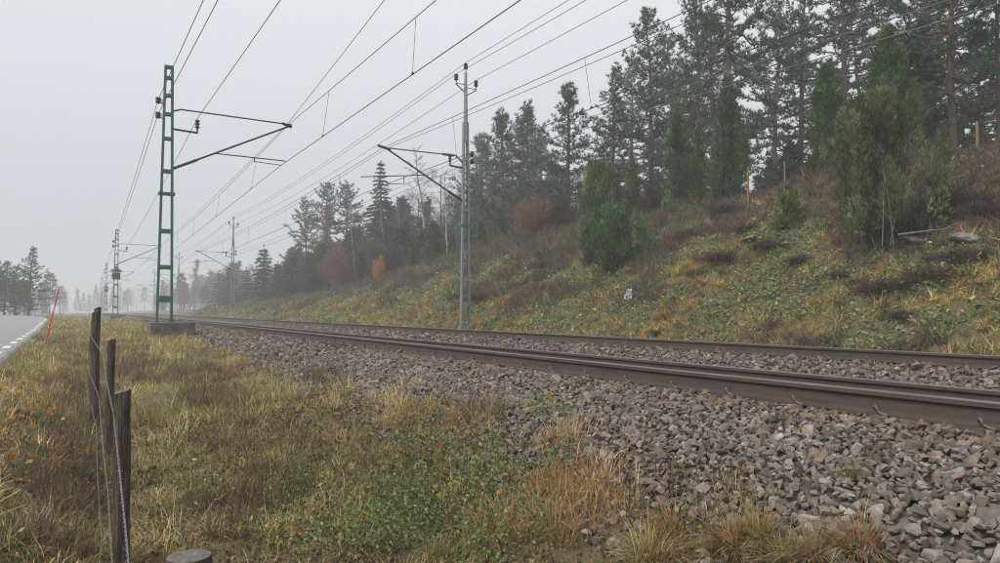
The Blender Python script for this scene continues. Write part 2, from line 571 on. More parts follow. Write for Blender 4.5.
ry = np.concatenate([np.arange(-40, 60, 2.0), np.arange(60, 200, 2.0)])
V, F = [], []
for y in ry:
    e, z = float(road_edge(y)), float(road_z(y)) + 0.004
    for u in (0.0, 0.08, 3.2, 6.4, 6.48):
        V.append((e - u, y, z + 0.05 * (1 - abs(u - 3.24) / 3.24) - (0.05 if u in (0.0, 6.48) else 0)))
n = 5
F = [(j * n + i + 1, j * n + i, (j + 1) * n + i, (j + 1) * n + i + 1) for j in range(len(ry) - 1) for i in range(n - 1)]
road = tag(link('road', make_mesh('road', V, F), M['asphalt']), kind='structure')
dash = make_mesh('line_dash', *(lambda a: (np.concatenate([a[0]]), a[1]))(box(0, 0, 0, 0.15, 1.1, 0.006)))
y = 6.0
while y < 88:
    e = float(road_edge(y))
    sl = (float(road_edge(y + 0.5)) - float(road_edge(y - 0.5)))
    o = link('edge_line_dash', dash, M['paint'], road)
    o.location = (e - 0.26, y, float(road_z(y)) + 0.012)
    o.rotation_euler = (math.atan2(float(road_z(y + .5) - road_z(y - .5)), 1), 0, -math.atan(sl))
    y += 3.0

# ------------------------------------------------------------------ ballast
bxs = np.concatenate([np.arange(2.2, 4.4, 0.08), np.arange(4.4, 11.95, 0.25), [11.9]])
bys = np.concatenate([np.arange(-12, 14, 0.15), np.arange(14, 40, 0.5), np.arange(40, 280, 4)])
V, F = grid(bxs, bys, lambda X, Y: bz(X, Y) - 0.02 + (fbm(X, Y, 0.16, 5, 2) - 0.5) * 0.03)
bed = tag(link('ballast_bed', make_mesh('ballast_bed', V, F), M['ballast']), kind='structure')

def stone_template(rng, kmin=11, kmax=15):
    bm = bmesh.new()
    dims = np.array([1.0, rng.uniform(0.55, 0.95), rng.uniform(0.35, 0.7)])
    k = rng.integers(kmin, kmax)
    P = rng.normal(size=(k, 3))
    P /= np.linalg.norm(P, axis=1)[:, None]
    P = np.sign(P) * np.abs(P) ** 0.65
    P *= rng.uniform(0.7, 1.0, (k, 1)) * dims
    for p in P:
        bm.verts.new(p)
    r = bmesh.ops.convex_hull(bm, input=bm.verts)
    bmesh.ops.delete(bm, geom=[v for v in bm.verts if not v.link_faces], context='VERTS')
    bm.verts.index_update()
    tv = np.array([v.co[:] for v in bm.verts])
    bmesh.ops.triangulate(bm, faces=bm.faces)
    tf = np.array([[v.index for v in f.verts] for f in bm.faces])
    bm.free()
    return tv, tf

rng = np.random.default_rng(11)
STEMP = [stone_template(rng) for _ in range(28)] + [stone_template(rng, 7, 9) for _ in range(16)]   # the last ones are simpler, for far stones
STONE_COLS = np.array([(0.215, 0.182, 0.158), (0.25, 0.215, 0.185), (0.16, 0.135, 0.118), (0.29, 0.255, 0.222), (0.225, 0.168, 0.14), (0.18, 0.162, 0.15), (0.26, 0.21, 0.168), (0.135, 0.115, 0.102)])

def stones_on(x0, x1, y0, y1, sp, size, lift=0.3, keep=1.0, zf=bz, far=False):
    gx, gy = np.meshgrid(np.arange(x0, x1, sp), np.arange(y0, y1, sp))
    x = (gx + rng.uniform(-0.5, 0.5, gx.shape) * sp).ravel()
    y = (gy + rng.uniform(-0.5, 0.5, gy.shape) * sp).ravel()
    k = rng.random(len(x)) < keep
    x, y = x[k], y[k]
    n = len(x)
    s = size * np.exp(rng.normal(0, 0.28, n))
    z = zf(x, y) + s * lift * rng.uniform(0.2, 1.0, n)
    ax = rng.normal(size=(n, 3)) * [0.8, 0.8, 1] + [0, 0, 0.9]
    return dict(P=np.stack([x, y, z], 1), S=s, A=ax, spin=rng.uniform(0, 6.28, n), T=rng.integers(28, 44, n) if far else rng.integers(0, 28, n),
                C=0.78 * STONE_COLS[rng.integers(0, len(STONE_COLS), n)] * np.exp(rng.normal(0, 0.16, (n, 1))))

def sjoin(L):
    return {k: np.concatenate([d[k] for d in L]) for k in L[0]}

st = sjoin([stones_on(2.7, 4.215, 0.2, 12, 0.042, 0.0285),
            stones_on(2.7, 4.12, 0.2, 9, 0.075, 0.03, 0.75, 0.65),
            stones_on(2.3, 2.9, 0.3, 14, 0.06, 0.034, 0.5, 0.8, lambda x, y: np.maximum(gz(x, y), bz(x, y))),
            stones_on(2.55, 4.26, 12, 42, 0.082, 0.047, far=True),
            stones_on(2.6, 4.26, 42, 75, 0.14, 0.08, far=True),
            stones_on(2.7, 4.26, -3, 0.2, 0.09, 0.045, far=True),
            stones_on(6.05, 8.74, -0.5, 14, 0.072, 0.041, far=True),
            stones_on(7.4, 8.7, -0.5, 10, 0.14, 0.042, 1.0, 0.6),
            stones_on(6.05, 8.72, 14, 45, 0.12, 0.06, far=True),
            stones_on(4.45, 5.75, 0, 16, 0.11, 0.045, far=True),
            stones_on(8.95, 10.25, 0, 16, 0.12, 0.045, far=True),
            stones_on(10.45, 11.8, 0, 30, 0.12, 0.05, far=True)])
_near = np.min(np.abs(st['P'][:, 0:1] - np.array([[4.35, 5.85, 8.85, 10.35]])), axis=1)
_k = np.clip(1 - (_near - 0.1) / 0.45, 0, 1)[:, None]        # rust and brake dust by the rails
st['C'] = st['C'] * (1 - _k + _k * np.array([[0.86, 0.68, 0.56]]))
px, py, dz = project(st['P'])
vis = (px > 0) & (px < 1000) & (py > 0) & (py < 563) & (dz > 0.5) & (st['P'][:, 0] < 4.2)
score = np.where(vis, st['S'] / dz, 0)
top = np.argsort(-score)[:300]
rest = np.ones(len(score), bool)
rest[top] = False
a = Acc()
Ms = rotmats(st['A'], st['spin'])
scatter(a, STEMP, st['T'][rest], Ms[rest], st['S'][rest], st['P'][rest], st['C'][rest])
tag(part('ballast_stones', a, M['stone'], bed), kind='stuff')
smesh = []
for tv, tf in STEMP:
    me = make_mesh('ballast_stone', tv, tf)
    me.materials.append(M['stone1'])
    smesh.append(me)
from mathutils import Matrix
for i in top:
    o = bpy.data.objects.new('ballast_stone', smesh[st['T'][i]])
    COL.objects.link(o)
    o.parent = bed
    m4 = Matrix(Ms[i].tolist()).to_4x4()
    o.matrix_local = Matrix.Translation(st['P'][i].tolist()) @ m4 @ Matrix.Scale(float(st['S'][i]), 4)
    c = st['C'][i]
    o.color = (float(c[0]), float(c[1]), float(c[2]), 1)

# ------------------------------------------------------------------ railway tracks
def rail_mesh(y0, y1):
    h = 0.155
    prof = [(-0.0625, 0), (-0.0625, 0.010), (-0.03, 0.019), (-0.009, 0.032), (-0.0075, 0.1), (-0.012, 0.112), (-0.034, 0.119), (-0.035, 0.145), (-0.028, 0.153), (-0.012, 0.155)]
    prof = prof + [(-x, z) for x, z in reversed(prof)]
    n = len(prof)
    V = np.array([(x, y, z - h) for y in (y0, y1) for x, z in prof])
    F, top_f = [], []
    for i in range(n):
        j = (i + 1) % n
        F.append((i, j, n + j, n + i))
        top_f.append(prof[i][1] > 0.14 and prof[j][1] > 0.14)
    me = make_mesh('rail', V, F)
    me.materials.append(M['rail'])
    me.materials.append(M['railtop'])
    for p, tflag in zip(me.polygons, top_f):
        p.material_index = 1 if tflag else 0
    return me
RAIL = rail_mesh(-14, 260)

def clip_mesh():
    a = Acc()
    pts = [(-0.045, 0.045, 0.022), (-0.055, 0.07, 0.045), (-0.068, 0.075, 0.066), (-0.082, 0.055, 0.074), (-0.09, 0.03, 0.055), (-0.085, 0.015, 0.03), (-0.085, -0.03, 0.016), (-0.075, -0.085, 0.008)]
    P = np.array(pts)
    t = np.linspace(0, len(P) - 1, 22)
    Q = np.stack([np.interp(t, range(len(P)), P[:, k]) for k in range(3)], 1)
    Q[:, 2] *= 0.85
    a.add(*tube(Q, 0.013, 7))
    a.add(*box(-0.07, 0.0, -0.03, 0.09, 0.15, 0.07))
    return a.mesh('rail_clip', True)
CLIP = clip_mesh()
CLIP.materials.append(M['clip'])

def sleeper_mesh():
    v, f = box(0, 0, -0.11, 2.5, 0.27, 0.2)
    v[4:, 1] *= 0.8
    a = Acc().add(v, f)
    return a.mesh('sleeper')
SLEEP = sleeper_mesh()
SLEEP.materials.append(M['concrete'])

SPACING = 0.61
def track(xa, label):
    """xa: left rail centre line; the track is canted towards the right-hand rail"""
    za, zb = 1.0, 0.915
    t = thing('railway_track', label, 'railway track', (xa, 0, 0))
    tilt = math.atan2(za - zb, 1.5)
    o = link('rail', RAIL, None, t, (0, 0, za))
    o.rotation_euler = (0, tilt, 0)
    o = link('rail', RAIL, None, t, (1.5, 0, zb))
    o.rotation_euler = (0, tilt, 0)
    for k in range(-6, 128):
        y = 2.15 + k * SPACING
        s = link('sleeper', SLEEP, None, t, (0.75, y, (za + zb) / 2 - 0.2))
        s.rotation_euler = (0, tilt, 0)
        if -3 <= k < 46:
            c = link('rail_clip', CLIP, None, t, (-0.01, y, za - 0.155))
            c.scale = (0.85, 0.62, 0.9)
            c.rotation_euler = (0, tilt, 0)
            c = link('rail_clip', CLIP, None, t, (1.49, y, zb - 0.155))
            c.scale = (0.85, 0.62, 0.9)
            c.rotation_euler = (0, tilt, 0)
    return t
track(4.35, 'nearer rusty railway track, its closest rail showing spring clips above the stones')
track(8.85, 'farther rusty railway track at the foot of the heath slope')

# ------------------------------------------------------------------ catenary masts
def beam(p, q, r, sides=6):
    return tube(np.array([p, q], float), r, sides)

def insulator(r=0.06, h=0.26, o=(0, 0, 0)):
    prof = [(0.0, 0), (r * 0.5, 0.0)]
    n = 3
    for i in range(n):
        z = h * (i + 0.4) / n
        prof += [(r * 0.6, z - 0.02), (r, z), (r * 0.95, z + 0.03), (r * 0.6, z + 0.045)]
    prof += [(r * 0.4, h), (0, h + 0.01)]
    return lathe(prof, 10, o)

def channel_leg(p, q, wx, wy, sgn):
    """a U channel from p to q, web on the outer side"""
    a = Acc()
    p, q = np.array(p, float), np.array(q, float)
    def bar(ox, oy, sx, sy):
        V = []
        for c in (p, q):
            for dx, dy in ((-1, -1), (1, -1), (1, 1), (-1, 1)):
                V.append((c[0] + ox + dx * sx / 2, c[1] + oy + dy * sy / 2, c[2]))
        F = [(0, 1, 2, 3), (7, 6, 5, 4)] + [(i, i + 4, (i + 1) % 4 + 4, (i + 1) % 4) for i in range(4)]
        a.add(V, F)
    bar(sgn * (wx / 2 - 0.006), 0, 0.012, wy)
    bar(-sgn * 0.006, -wy / 2 + 0.006, wx - 0.012, 0.012)
    bar(-sgn * 0.006, wy / 2 - 0.006, wx - 0.012, 0.012)
    return a

def left_mast():
    t = thing('catenary_mast', '', 'mast', (2.04, 25.4, 0))
    G = M['green']
    zb, zt = 1.15, 9.45
    f = Acc().add(*box(0.2, 0, 0.75, 1.3, 1.3, 0.8))
    o = part('foundation', f, M['concrete'], t)
    bv = o.modifiers.new('b', 'BEVEL'); bv.width = 0.03; bv.segments = 2
    hw = lambda z: 0.215 - (0.215 - 0.1) * (z - zb) / (zt - zb)
    for s in (-1, 1):
        a = channel_leg((s * hw(zb), 0, zb), (s * hw(zt), 0, zt), 0.075, 0.12, s)
        o = part('leg', a, G, t)
        part('foot_plate', Acc().add(*box(s * hw(zb), 0, zb + 0.012, 0.17, 0.24, 0.024)), M['dgreen'], o)
    for z, h in ((1.88, 0.2), (2.9, 0.14), (4.06, 0.14), (5.27, 0.1), (6.0, 0.12), (7.06, 0.11), (7.86, 0.11), (8.47, 0.1), (9.05, 0.1), (9.4, 0.1)):
        for sy in (-1, 1):
            part('batten', Acc().add(*box(0, sy * 0.064, z, 2 * hw(z) + 0.06, 0.012, h)), G, t)
    part('clamp_band', Acc().add(*box(0, 0, 5.27, 2 * hw(5.27) + 0.17, 0.2, 0.09)), G, t)
    for z in (8.25, 7.77):
        a = Acc().add(*beam((-hw(z), 0.0, z - 0.06), (-0.3, 0, z - 0.06), 0.018))
        o = part('pin', a, M['dgreen'], t)
        part('insulator', Acc().add(*insulator(0.085, 0.2, (-0.3, 0, z - 0.08))), M['porc'], o)
        part('insulator_cup', Acc().add(*insulator(0.07, 0.16, (-0.18, 0, z - 0.07))), M['porcw'], o)
    a = Acc().add(*beam((0.12, 0, 7.4), (0.9, 0, 7.36), 0.035)).add(*beam((0.88, 0, 7.36), (0.88, 0, 7.55), 0.03))
    o = part('bracket', a, M['dgreen'], t)
    part('insulator', Acc().add(*insulator(0.08, 0.3, (0.88, 0, 7.5))), M['porc'], o)
    a = Acc().add(*beam((0.1, 0, 7.97), (0.38, 0, 8.07), 0.028)).add(*beam((0.38, 0, 8.07), (3.95, 0, 8.02), 0.024))
    a.add(*beam((0.15, 0, 6.1), (3.9, 0, 7.98), 0.034)).add(*beam((0.15, 0, 6.1), (0.9, 0, 6.47), 0.05))
    a.add(*beam((3.62, -0.03, 8.03), (3.95, 0.03, 7.95), 0.05))
    c = part('cantilever', a, M['dgreen'], t)
    a = Acc().add(*beam((1.42, 0, 6.74), (3.75, 0, 6.72), 0.02)).add(*beam((2.7, 0, 6.73), (2.7, 0, 6.58), 0.015)).add(*beam((2.7, 0, 6.6), (3.6, 0, 6.56), 0.014))
    part('steady_arm', a, M['dgreen'], c)
    return t

def right_mast():
    t = thing('catenary_mast', '', 'mast', (12.8, 25.4, 0))
    G = M['galv']
    zb, zm, zt = 0.62, 9.0, 11.0
    hw = lambda z: 0.17 - (0.17 - 0.075) * (z - zb) / (zm - zb)
    part('foundation', Acc().add(*box(0, 0, 0.55, 0.8, 0.8, 0.5)), M['concrete'], t)
    for s in (-1, 1):
        o = part('leg', channel_leg((s * hw(zb), 0, 0.8), (s * hw(zm), 0, zm), 0.078, 0.13, s), G, t)
        part('foot_plate', Acc().add(*box(s * hw(zb), 0, 0.86, 0.2, 0.26, 0.12)), M['galv'], o)
    part('pole', Acc().add(*tube(np.array([(0, 0, 8.2), (0, 0, 9.0), (0, 0, zt)]), [0.085, 0.085, 0.055], 10)), G, t)
    for z in (1.75, 2.75, 3.8, 5.5, 6.5, 7.5, 8.4):
        for sy in (-1, 1):
            part('batten', Acc().add(*box(0, sy * 0.069, z, 2 * hw(z) + 0.06, 0.012, 0.16)), G, t)
    part('clamp_band', Acc().add(*box(0, 0, 4.9, 2 * hw(4.9) + 0.18, 0.2, 0.1)), mat_green_band, t)
    # crown with three pin insulators
    a = Acc().add(*beam((0, 0, 10.75), (0, 0, 11.15), 0.045))
    o = part('crown', a, M['porcw'], t)
    part('insulator', Acc().add(*insulator(0.09, 0.25, (0, 0, 11.12))), M['porc'], o)
    for sx, z in ((-0.42, 10.62), (0.46, 10.5)):
        a = Acc().add(*beam((0, 0, z - 0.45), (sx, 0, z - 0.15), 0.022)).add(*beam((sx, 0, z - 0.18), (sx, 0, z + 0.03), 0.02)).add(*beam((0, 0, z - 0.1), (sx, 0, z - 0.12), 0.015))
        o = part('side_arm', a, M['dgalv'], t)
        part('insulator', Acc().add(*insulator(0.09, 0.25, (sx, 0, z))), M['porc'], o)
    for z in (7.75, 7.45):
        part('insulator', Acc().add(*lathe([(0, -0.1), (0.06, -0.1), (0.09, 0), (0.06, 0.1), (0, 0.1)], 10, (0.28, 0, z))), M['porc'], t)
    a = Acc().add(*beam((-0.12, 0, 7.15), (-0.68, 0, 7.2), 0.04)).add(*beam((-0.68, 0, 7.2), (-0.68, 0, 7.35), 0.035))
    o = part('bracket', a, M['dgalv'], t)
    part('insulator', Acc().add(*insulator(0.07, 0.25, (-0.68, 0, 7.33))), M['porc'], o)
    a = Acc().add(*beam((-0.1, 0, 7.35), (-0.42, 0, 7.62), 0.03)).add(*beam((-0.42, 0, 7.62), (-3.55, 0, 7.6), 0.024))
    a.add(*beam((-0.15, 0, 5.85), (-3.35, 0, 7.6), 0.034)).add(*beam((-3.15, 0, 7.55), (-3.65, 0, 7.66), 0.05))
    c = part('cantilever', a, M['dgalv'], t)
    v, f = tube(np.array([(-0.5, 0, 7.62), (-1.0, 0, 7.617)]), 0.05, 8)
    part('insulator', Acc().add(v, f), M['redins'], c)
    part('insulator', Acc().add(*tube(np.array([(-0.25, 0, 5.905), (-0.75, 0, 6.178)]), 0.055, 8)), M['porc'], c)
    a = Acc().add(*beam((-1.75, 0, 6.72), (-4.3, 0, 6.42), 0.02)).add(*beam((-2.6, 0, 6.62), (-2.6, 0, 6.3), 0.015)).add(*beam((-2.6, 0, 6.32), (-3.3, 0, 6.24), 0.014))
    part('steady_arm', a, M['dgalv'], c)
    return t
mat_green_band = mat_noise('bright_green_band', [(0.02, 0.17, 0.09), (0.03, 0.22, 0.12)], scale=5, rough=0.5)

LM = left_mast()
LM['label'] = 'tall green lattice mast on a concrete block at the near side of the tracks'
RM = right_mast()
RM['label'] = 'nearest grey lattice mast beyond the tracks, with insulators on top'
lm_labels = ['second green mast down the line, carrying a green transformer box', 'third left-hand mast, faint in fog, with a small box', 'last left-hand mast, almost lost in the fog']
rm_labels = ['second right-hand mast beyond the tracks, greyed by fog before the small spruces', 'third right-hand mast, faint, with an orange triangle board', 'last right-hand mast, a ghost in the fog']
def transformer(t, s):
    a = Acc().add(*lathe([(0, 0.55), (0.1, 0.55), (0.12, 0.4), (0.5, 0.12), (0.52, 0.0), (0.46, 0.0)], 8, (0, 0, 0)))
    V = a.V[0] * s + [0, 0, 5.3]
    o = part('transformer_box', Acc().add(*box(0, 0, 5.3 - 0.42 * s, 0.72 * s, 0.72 * s, 0.6 * s)), M['dgreen'], t)
    part('roof', Acc().add(V, a.F[0]), M['dgreen'], o)
    part('collar', Acc().add(*box(0, 0, 5.3 - 0.06 * s, 0.8 * s, 0.8 * s, 0.1 * s)), M['porcw'], o)
for k in range(3):
    c = copy_tree(LM)
    c.location.y = 25.4 + 54 * (k + 1)
    c.location.z = -0.1 * k
    tag(c, lm_labels[k], 'mast', 'masts along the near side')
    if k == 0: transformer(c, 1.0)
    if k == 1: transformer(c, 0.8)
    c = copy_tree(RM)
    c.location.y = 25.4 + 54 * (k + 1)
    tag(c, rm_labels[k], 'mast', 'masts along the far side')
    if k == 1:
        a = Acc().add([(-0.42, -0.2, 4.15), (0.42, -0.2, 4.15), (0, -0.2, 4.9), (-0.42, -0.17, 4.15), (0.42, -0.17, 4.15), (0, -0.17, 4.9)], [(0, 1, 2), (5, 4, 3), (0, 3, 4), (0, 4, 1), (1, 4, 5), (1, 5, 2), (2, 5, 3), (2, 3, 0)])
        o = part('marker_board', a, M['yellow'], c)
        a = Acc().add(*box(0, -0.207, 4.4, 0.22, 0.01, 0.2))
        part('board_symbol', a, M['black'], o)
tag(LM, group='masts along the near side')
tag(RM, group='masts along the far side')

# ------------------------------------------------------------------ overhead wires
YS = [-28.6, 25.4, 79.4, 133.4, 187.4, 241.4]
def wire_pts(xs_, zs_, sag, per=22):
    pts = []
    for i in range(len(YS) - 1):
        for k in range(per):
            u = k / per
            pts.append((xs_[i] * (1 - u) + xs_[i + 1] * u, YS[i] * (1 - u) + YS[i + 1] * u, zs_[i] * (1 - u) + zs_[i + 1] * u - sag * 4 * u * (1 - u)))
    pts.append((xs_[-1], YS[-1], zs_[-1]))
    return np.array(pts)

def extrap(x1, px_top, H):
    """x at the support behind the camera, from where the wire leaves the top edge of the frame"""
    d = ray(px_top, 0)
    t = H / d[2]
    X, Y = t * d[0], t * d[1]
    return x1 + (X - x1) * (25.4 + 28.6) / (25.4 - Y)

def wire(name, label, x1, z1, xtop, sag, r, mat, xs_rest=None, group=None, wname='wire'):
    x0 = extrap(x1, xtop, z1 - CAMZ - sag * 0.5) if xtop is not None else x1
    xs_ = [x0] + [x1 + (xs_rest[i % 2] if xs_rest else 0) for i in range(5)]
    xs_[1] = x1
    P = wire_pts(xs_, [z1] * 6, sag)
    o = link(name, Acc().add(*tube(P, r, 5)).mesh(name, True), mat)
    tag(o, label, 'wire', group)
    return o, P

WR = 0.0095
wire('feeder_wire', 'upper of the two wires on the cup insulators left of the green mast', 1.74, 8.3, 203, 0.25, WR, M['wire'])
wire('feeder_wire', 'lower of the two wires on the cup insulators left of the green mast', 1.74, 7.82, 217, 0.25, WR, M['wire'])
wire('feeder_wire', 'wire resting on the bracket insulator right of the green mast', 2.92, 7.85, 279, 0.25, WR, M['wire'])
wire('feeder_wire', 'steeper of the two wires rising from the green mast cantilever tip', 5.85, 8.05, 383, 0.2, WR * 0.85, M['wire'])
ms1, PM1 = wire('messenger_wire', 'messenger wire with droppers over the nearer track', 5.9, 8.05, 432, 0.35, WR, M['wire'])
ct1, PC1 = wire('contact_wire', 'contact wire hanging over the nearer track', 5.64, 6.56, 520, 0.0, WR * 1.1, M['wire'], [0, 0.3])
ms2, PM2 = wire('messenger_wire', 'upper messenger wire with droppers over the farther track', 9.4, 7.62, 700, 0.3, WR, M['wire'])
wire('feeder_wire', 'thin wire just under the farther messenger, from the grey mast cantilever', 9.5, 7.58, 722, 0.4, WR * 0.8, M['wire'])
ct2, PC2 = wire('contact_wire', 'contact wire over the farther track, crossing before the pines', 9.5, 6.24, 885, 0.0, WR * 1.1, M['wire'], [0, -0.3])
wire('line_wire', 'wire on the very top insulator of the grey mast', 12.8, 11.4, 569, 0.45, WR, M['wire'])
wire('line_wire', 'wire on the left side-arm insulator atop the grey mast', 12.38, 10.88, 585, 0.45, WR, M['wire'])
wire('line_wire', 'wire on the right side-arm insulator atop the grey mast', 13.26, 10.76, 625, 0.45, WR, M['wire'])
wire('line_wire', 'pale lower wire crossing the pines from the grey mast', 13.1, 7.45, 989, 0.3, WR * 1.2, M['awire'])
wire('line_wire', 'pale wire from the upper back insulator of the grey mast', 13.1, 7.75, 930, 0.3, WR, M['awire'])

def droppers(ms, PM, PC, ylist):
    for y in ylist:
        a = np.array([np.interp(y, PM[:, 1], PM[:, k]) for k in (0, 1, 2)])
        b = np.array([np.interp(y, PC[:, 1], PC[:, k]) for k in (0, 1, 2)])
        part('dropper', Acc().add(*tube(np.array([a, b]), 0.006, 4)), M['wire'], ms)
        part('clamp', Acc().add(*box(b[0], b[1], b[2] + 0.02, 0.03, 0.09, 0.05)), M['wire'], ms)
droppers(ms1, PM1, PC1, [4, 14.2, 20.6, 31, 41, 52, 63, 73])
droppers(ms2, PM2, PC2, [5, 13.5, 20.0, 31, 41, 52, 63, 73])

# ------------------------------------------------------------------ fence
def fence_post(x, y, z0, h, r, lean, label, pale=False, seed=0):
    g = np.random.default_rng(seed)
    t = thing('fence_post', label, 'fence post', (x, y, z0), 0, 'old fence posts by the verge')
    k, sides = 9, 12
    a = Acc()
    zz = np.linspace(-0.2, h, k)
    ph = np.arange(sides) * 2 * math.pi / sides
    bump = g.uniform(0.86, 1.1, sides)
    V = []
    for i, z in enumerate(zz):
        rr = r * (1.05 - 0.12 * i / k) * bump * g.uniform(0.96, 1.03, sides)
        tilt = np.where(True, (np.cos(ph) * 0.012 if i == k - 1 else 0), 0)
        V += [(lean[0] * z + rr[j] * math.cos(ph[j]), lean[1] * z + rr[j] * math.sin(ph[j]), z + (tilt[j] if i == k - 1 else 0)) for j in range(sides)]
    F = [(i * sides + j, i * sides + (j + 1) % sides, (i + 1) * sides + (j + 1) % sides, (i + 1) * sides + j) for i in range(k - 1) for j in range(sides)]
    a.add(V, F)
    part('post_shaft', a, M['post'], t, True)
    a = Acc()
    base = np.array(V[-sides:])
    c = base.mean(0) + [0, 0, 0.012]
    a.add(np.concatenate([base, [c]]), [(j, (j + 1) % sides, sides) for j in range(sides)])
    part('post_top', a, M['endgrain'] if pale else M['post'], t)
    return t

def post_at(px, y, top_py):
    d = ray(px, 311)
    x = y * d[0] / d[1]
    z0 = gz1(x, y)
    zt = z_row(px, top_py, x, y)
    return x, z0, zt - z0

x, z0, h = post_at(127, 4.33, 391)
fence_post(x, 4.33, z0, h, 0.042, (-0.015, -0.01), 'nearest weathered fence post with a pale sawn top', True, 1)
x, z0, h = post_at(111, 7.6, 340)
fence_post(x, 7.6, z0, h, 0.04, (0.01, 0), 'second dark fence post, just behind the nearest one', False, 2)
x, z0, h = post_at(98.5, 9.3, 312)
fence_post(x, 9.3, z0, h, 0.042, (-0.02, 0.0), 'taller right half of the paired dark fence posts farthest back', False, 3)
x, z0, h = post_at(94.2, 9.42, 308)
fence_post(x, 9.42, z0, h, 0.036, (0.025, 0.0), 'slim left half of the paired dark fence posts farthest back', False, 4)
for i, yy in enumerate((13.0, 16.4, 20.0)):
    x = 0.02
    fence_post(x, yy, gz1(x, yy), 0.85, 0.04, (0.01 * i, 0), ['low dark fence post hidden behind the paired posts', 'low dark fence post second behind the paired posts', 'low dark fence post third behind the paired posts'][i], False, 7 + i)

def barbed(label, pts, r=0.0019):
    P = np.array(pts, float)
    L = np.concatenate([[0], np.cumsum(np.linalg.norm(np.diff(P, axis=0), axis=1))])
    s = np.arange(0, L[-1], 0.018)
    Q = np.stack([np.interp(s, L, P[:, k]) for k in range(3)], 1)
    # gentle slack between the fixing points
    a = Acc()
    for ph in (0, math.pi):
        o = np.stack([np.cos(s * 75 + ph), 0 * s, np.sin(s * 75 + ph)], 1) * 0.0023
        a.add(*tube(Q + o, r, 4))
    o = link('fence_wire', a.mesh('fence_wire', True), M['fwire'])
    tag(o, label, 'fence wire', 'loose strands of the old fence')
    g = np.random.default_rng(3)
    b = Acc()
    for k in range(4, len(s), 8):
        for q in range(2):
            d = g.normal(size=3)
            d /= np.linalg.norm(d)
            b.add(*tube(np.array([Q[k] - d * 0.012, Q[k] + d * 0.012]), 0.0013, 3))
    tag(part('barbs', b, M['fwire'], o), kind='stuff')
    return o
barbed('loose twisted fence wire running past the tops of the dark posts', [(0.085, 1.3, 0.82), (0.10, 2.4, 0.86), (0.112, 4.27, 0.96), (0.107, 6, 0.99), (0.1, 7.55, 1.1), (0.0, 9.3, 1.22), (0.0, 13, 1.2), (0, 20, 1.25)])
barbed('sagging middle fence wire in front of the nearest dark post', [(0.06, 1.6, 0.52), (0.09, 3.1, 0.50), (0.1, 4.4, 0.5), (0.09, 5.5, 0.56), (0.075, 7.6, 0.72), (0.0, 9.3, 0.8), (0, 13, 0.85), (0, 20, 0.9)])
barbed('lowest thin fence wire beside the nearest dark post', [(0.0, 2.2, 0.25), (0.045, 3.6, 0.27), (0.07, 4.35, 0.3), (0.06, 6, 0.36), (0.06, 7.6, 0.45), (0.0, 9.3, 0.52)], 0.0013)

# post stub at the bottom edge
x, y = 0.235, 3.33
z0 = gz1(x, y)
d = ray(189, 556)
t_ = y / d[1]
x = t_ * d[0]
zt = CAMZ + t_ * d[2]
t = thing('post_stub', 'grey sawn-off post stub in the grass at the bottom edge', 'post stub', (x, y, z0))
a = Acc().add(*lathe([(0.1, -0.15), (0.098, (zt - z0) * 0.5), (0.093, zt - z0 - 0.015), (0.088, zt - z0)], 18))
part('stub_side', a, M['post'], t, True)
rr = np.arange(18) * 2 * math.pi / 18
V = np.array([(0.088 * math.cos(q), 0.088 * math.sin(q), zt - z0) for q in rr] + [(0.04 * math.cos(q), 0.04 * math.sin(q), zt - z0 + 0.006) for q in rr] + [(0, 0, zt - z0 + 0.004)])
F = [(j, (j + 1) % 18, 18 + (j + 1) % 18) for j in range(18)] + [(j, 18 + (j + 1) % 18, 18 + j) for j in range(18)] + [(18 + j, 18 + (j + 1) % 18, 36) for j in range(18)]
part('sawn_top', Acc().add(V, F), M['endgrain'], t)

# snow pole by the road
yb = 24.0
d = ray(45, 338)
xb = yb * d[0] / d[1]
zb = gz1(xb, yb)
xt = yb * ray(58.5, 311)[0] / ray(58.5, 311)[1]
zt = z_row(58.5, 288, xt, yb)
t = thing('snow_pole', 'leaning orange-red snow pole on the grass verge beside the road', 'snow pole', (xb, yb, zb))
vec = np.array([xt - xb, 0, zt - zb])
part('pole_shaft', Acc().add(*tube(np.array([vec * -0.05, vec * 0.55, vec * 0.97, vec]), [0.022, 0.02, 0.018, 0.004], 8)), M['snow'], t)
part('reflective_band', Acc().add(*tube(np.array([vec * 0.6, vec * 0.68]), 0.024, 8)), M['reflex'], t)

# stakes along the hill crest
for px_, top_, lat_, wpx, lab in ((750, 167, 20.9, 4, 'short orange-brown stake leaning on the crest between two junipers'), (787, 161, 22.2, 4, 'slim orange-brown stake above the olive juniper'), (982, 121, 22.3, 5, 'thick orange-brown stake on the bare crest at the right edge')):
    x, y = at_lat(px_, lat_)
    z0 = gz1(x, y)
    hh = max(0.7, z_row(px_, top_, x, y) - z0)
    ww = 0.062 if wpx == 4 else 0.08
    a = Acc()
    v, f = box(0, 0, (hh - 0.2) / 2, ww, ww * 0.9, hh + 0.2)
    v[4:, 0] *= 0.9
    ap = np.array([(0, 0, hh + 0.06)])
    v[:, 0] += (0.06 if px_ == 749 else 0.0) * -v[:, 2]
    f3 = np.concatenate([f[:, [0, 1, 2]], f[:, [0, 2, 3]]])
    t = thing('boundary_stake', lab, 'stake', (x, y, z0), 0.3, 'stakes on the hill crest')
    o = part('stake_shaft', Acc().add(v, f3), M['stake'], t)
    bv = o.modifiers.new('b', 'BEVEL'); bv.width = 0.012; bv.segments = 1

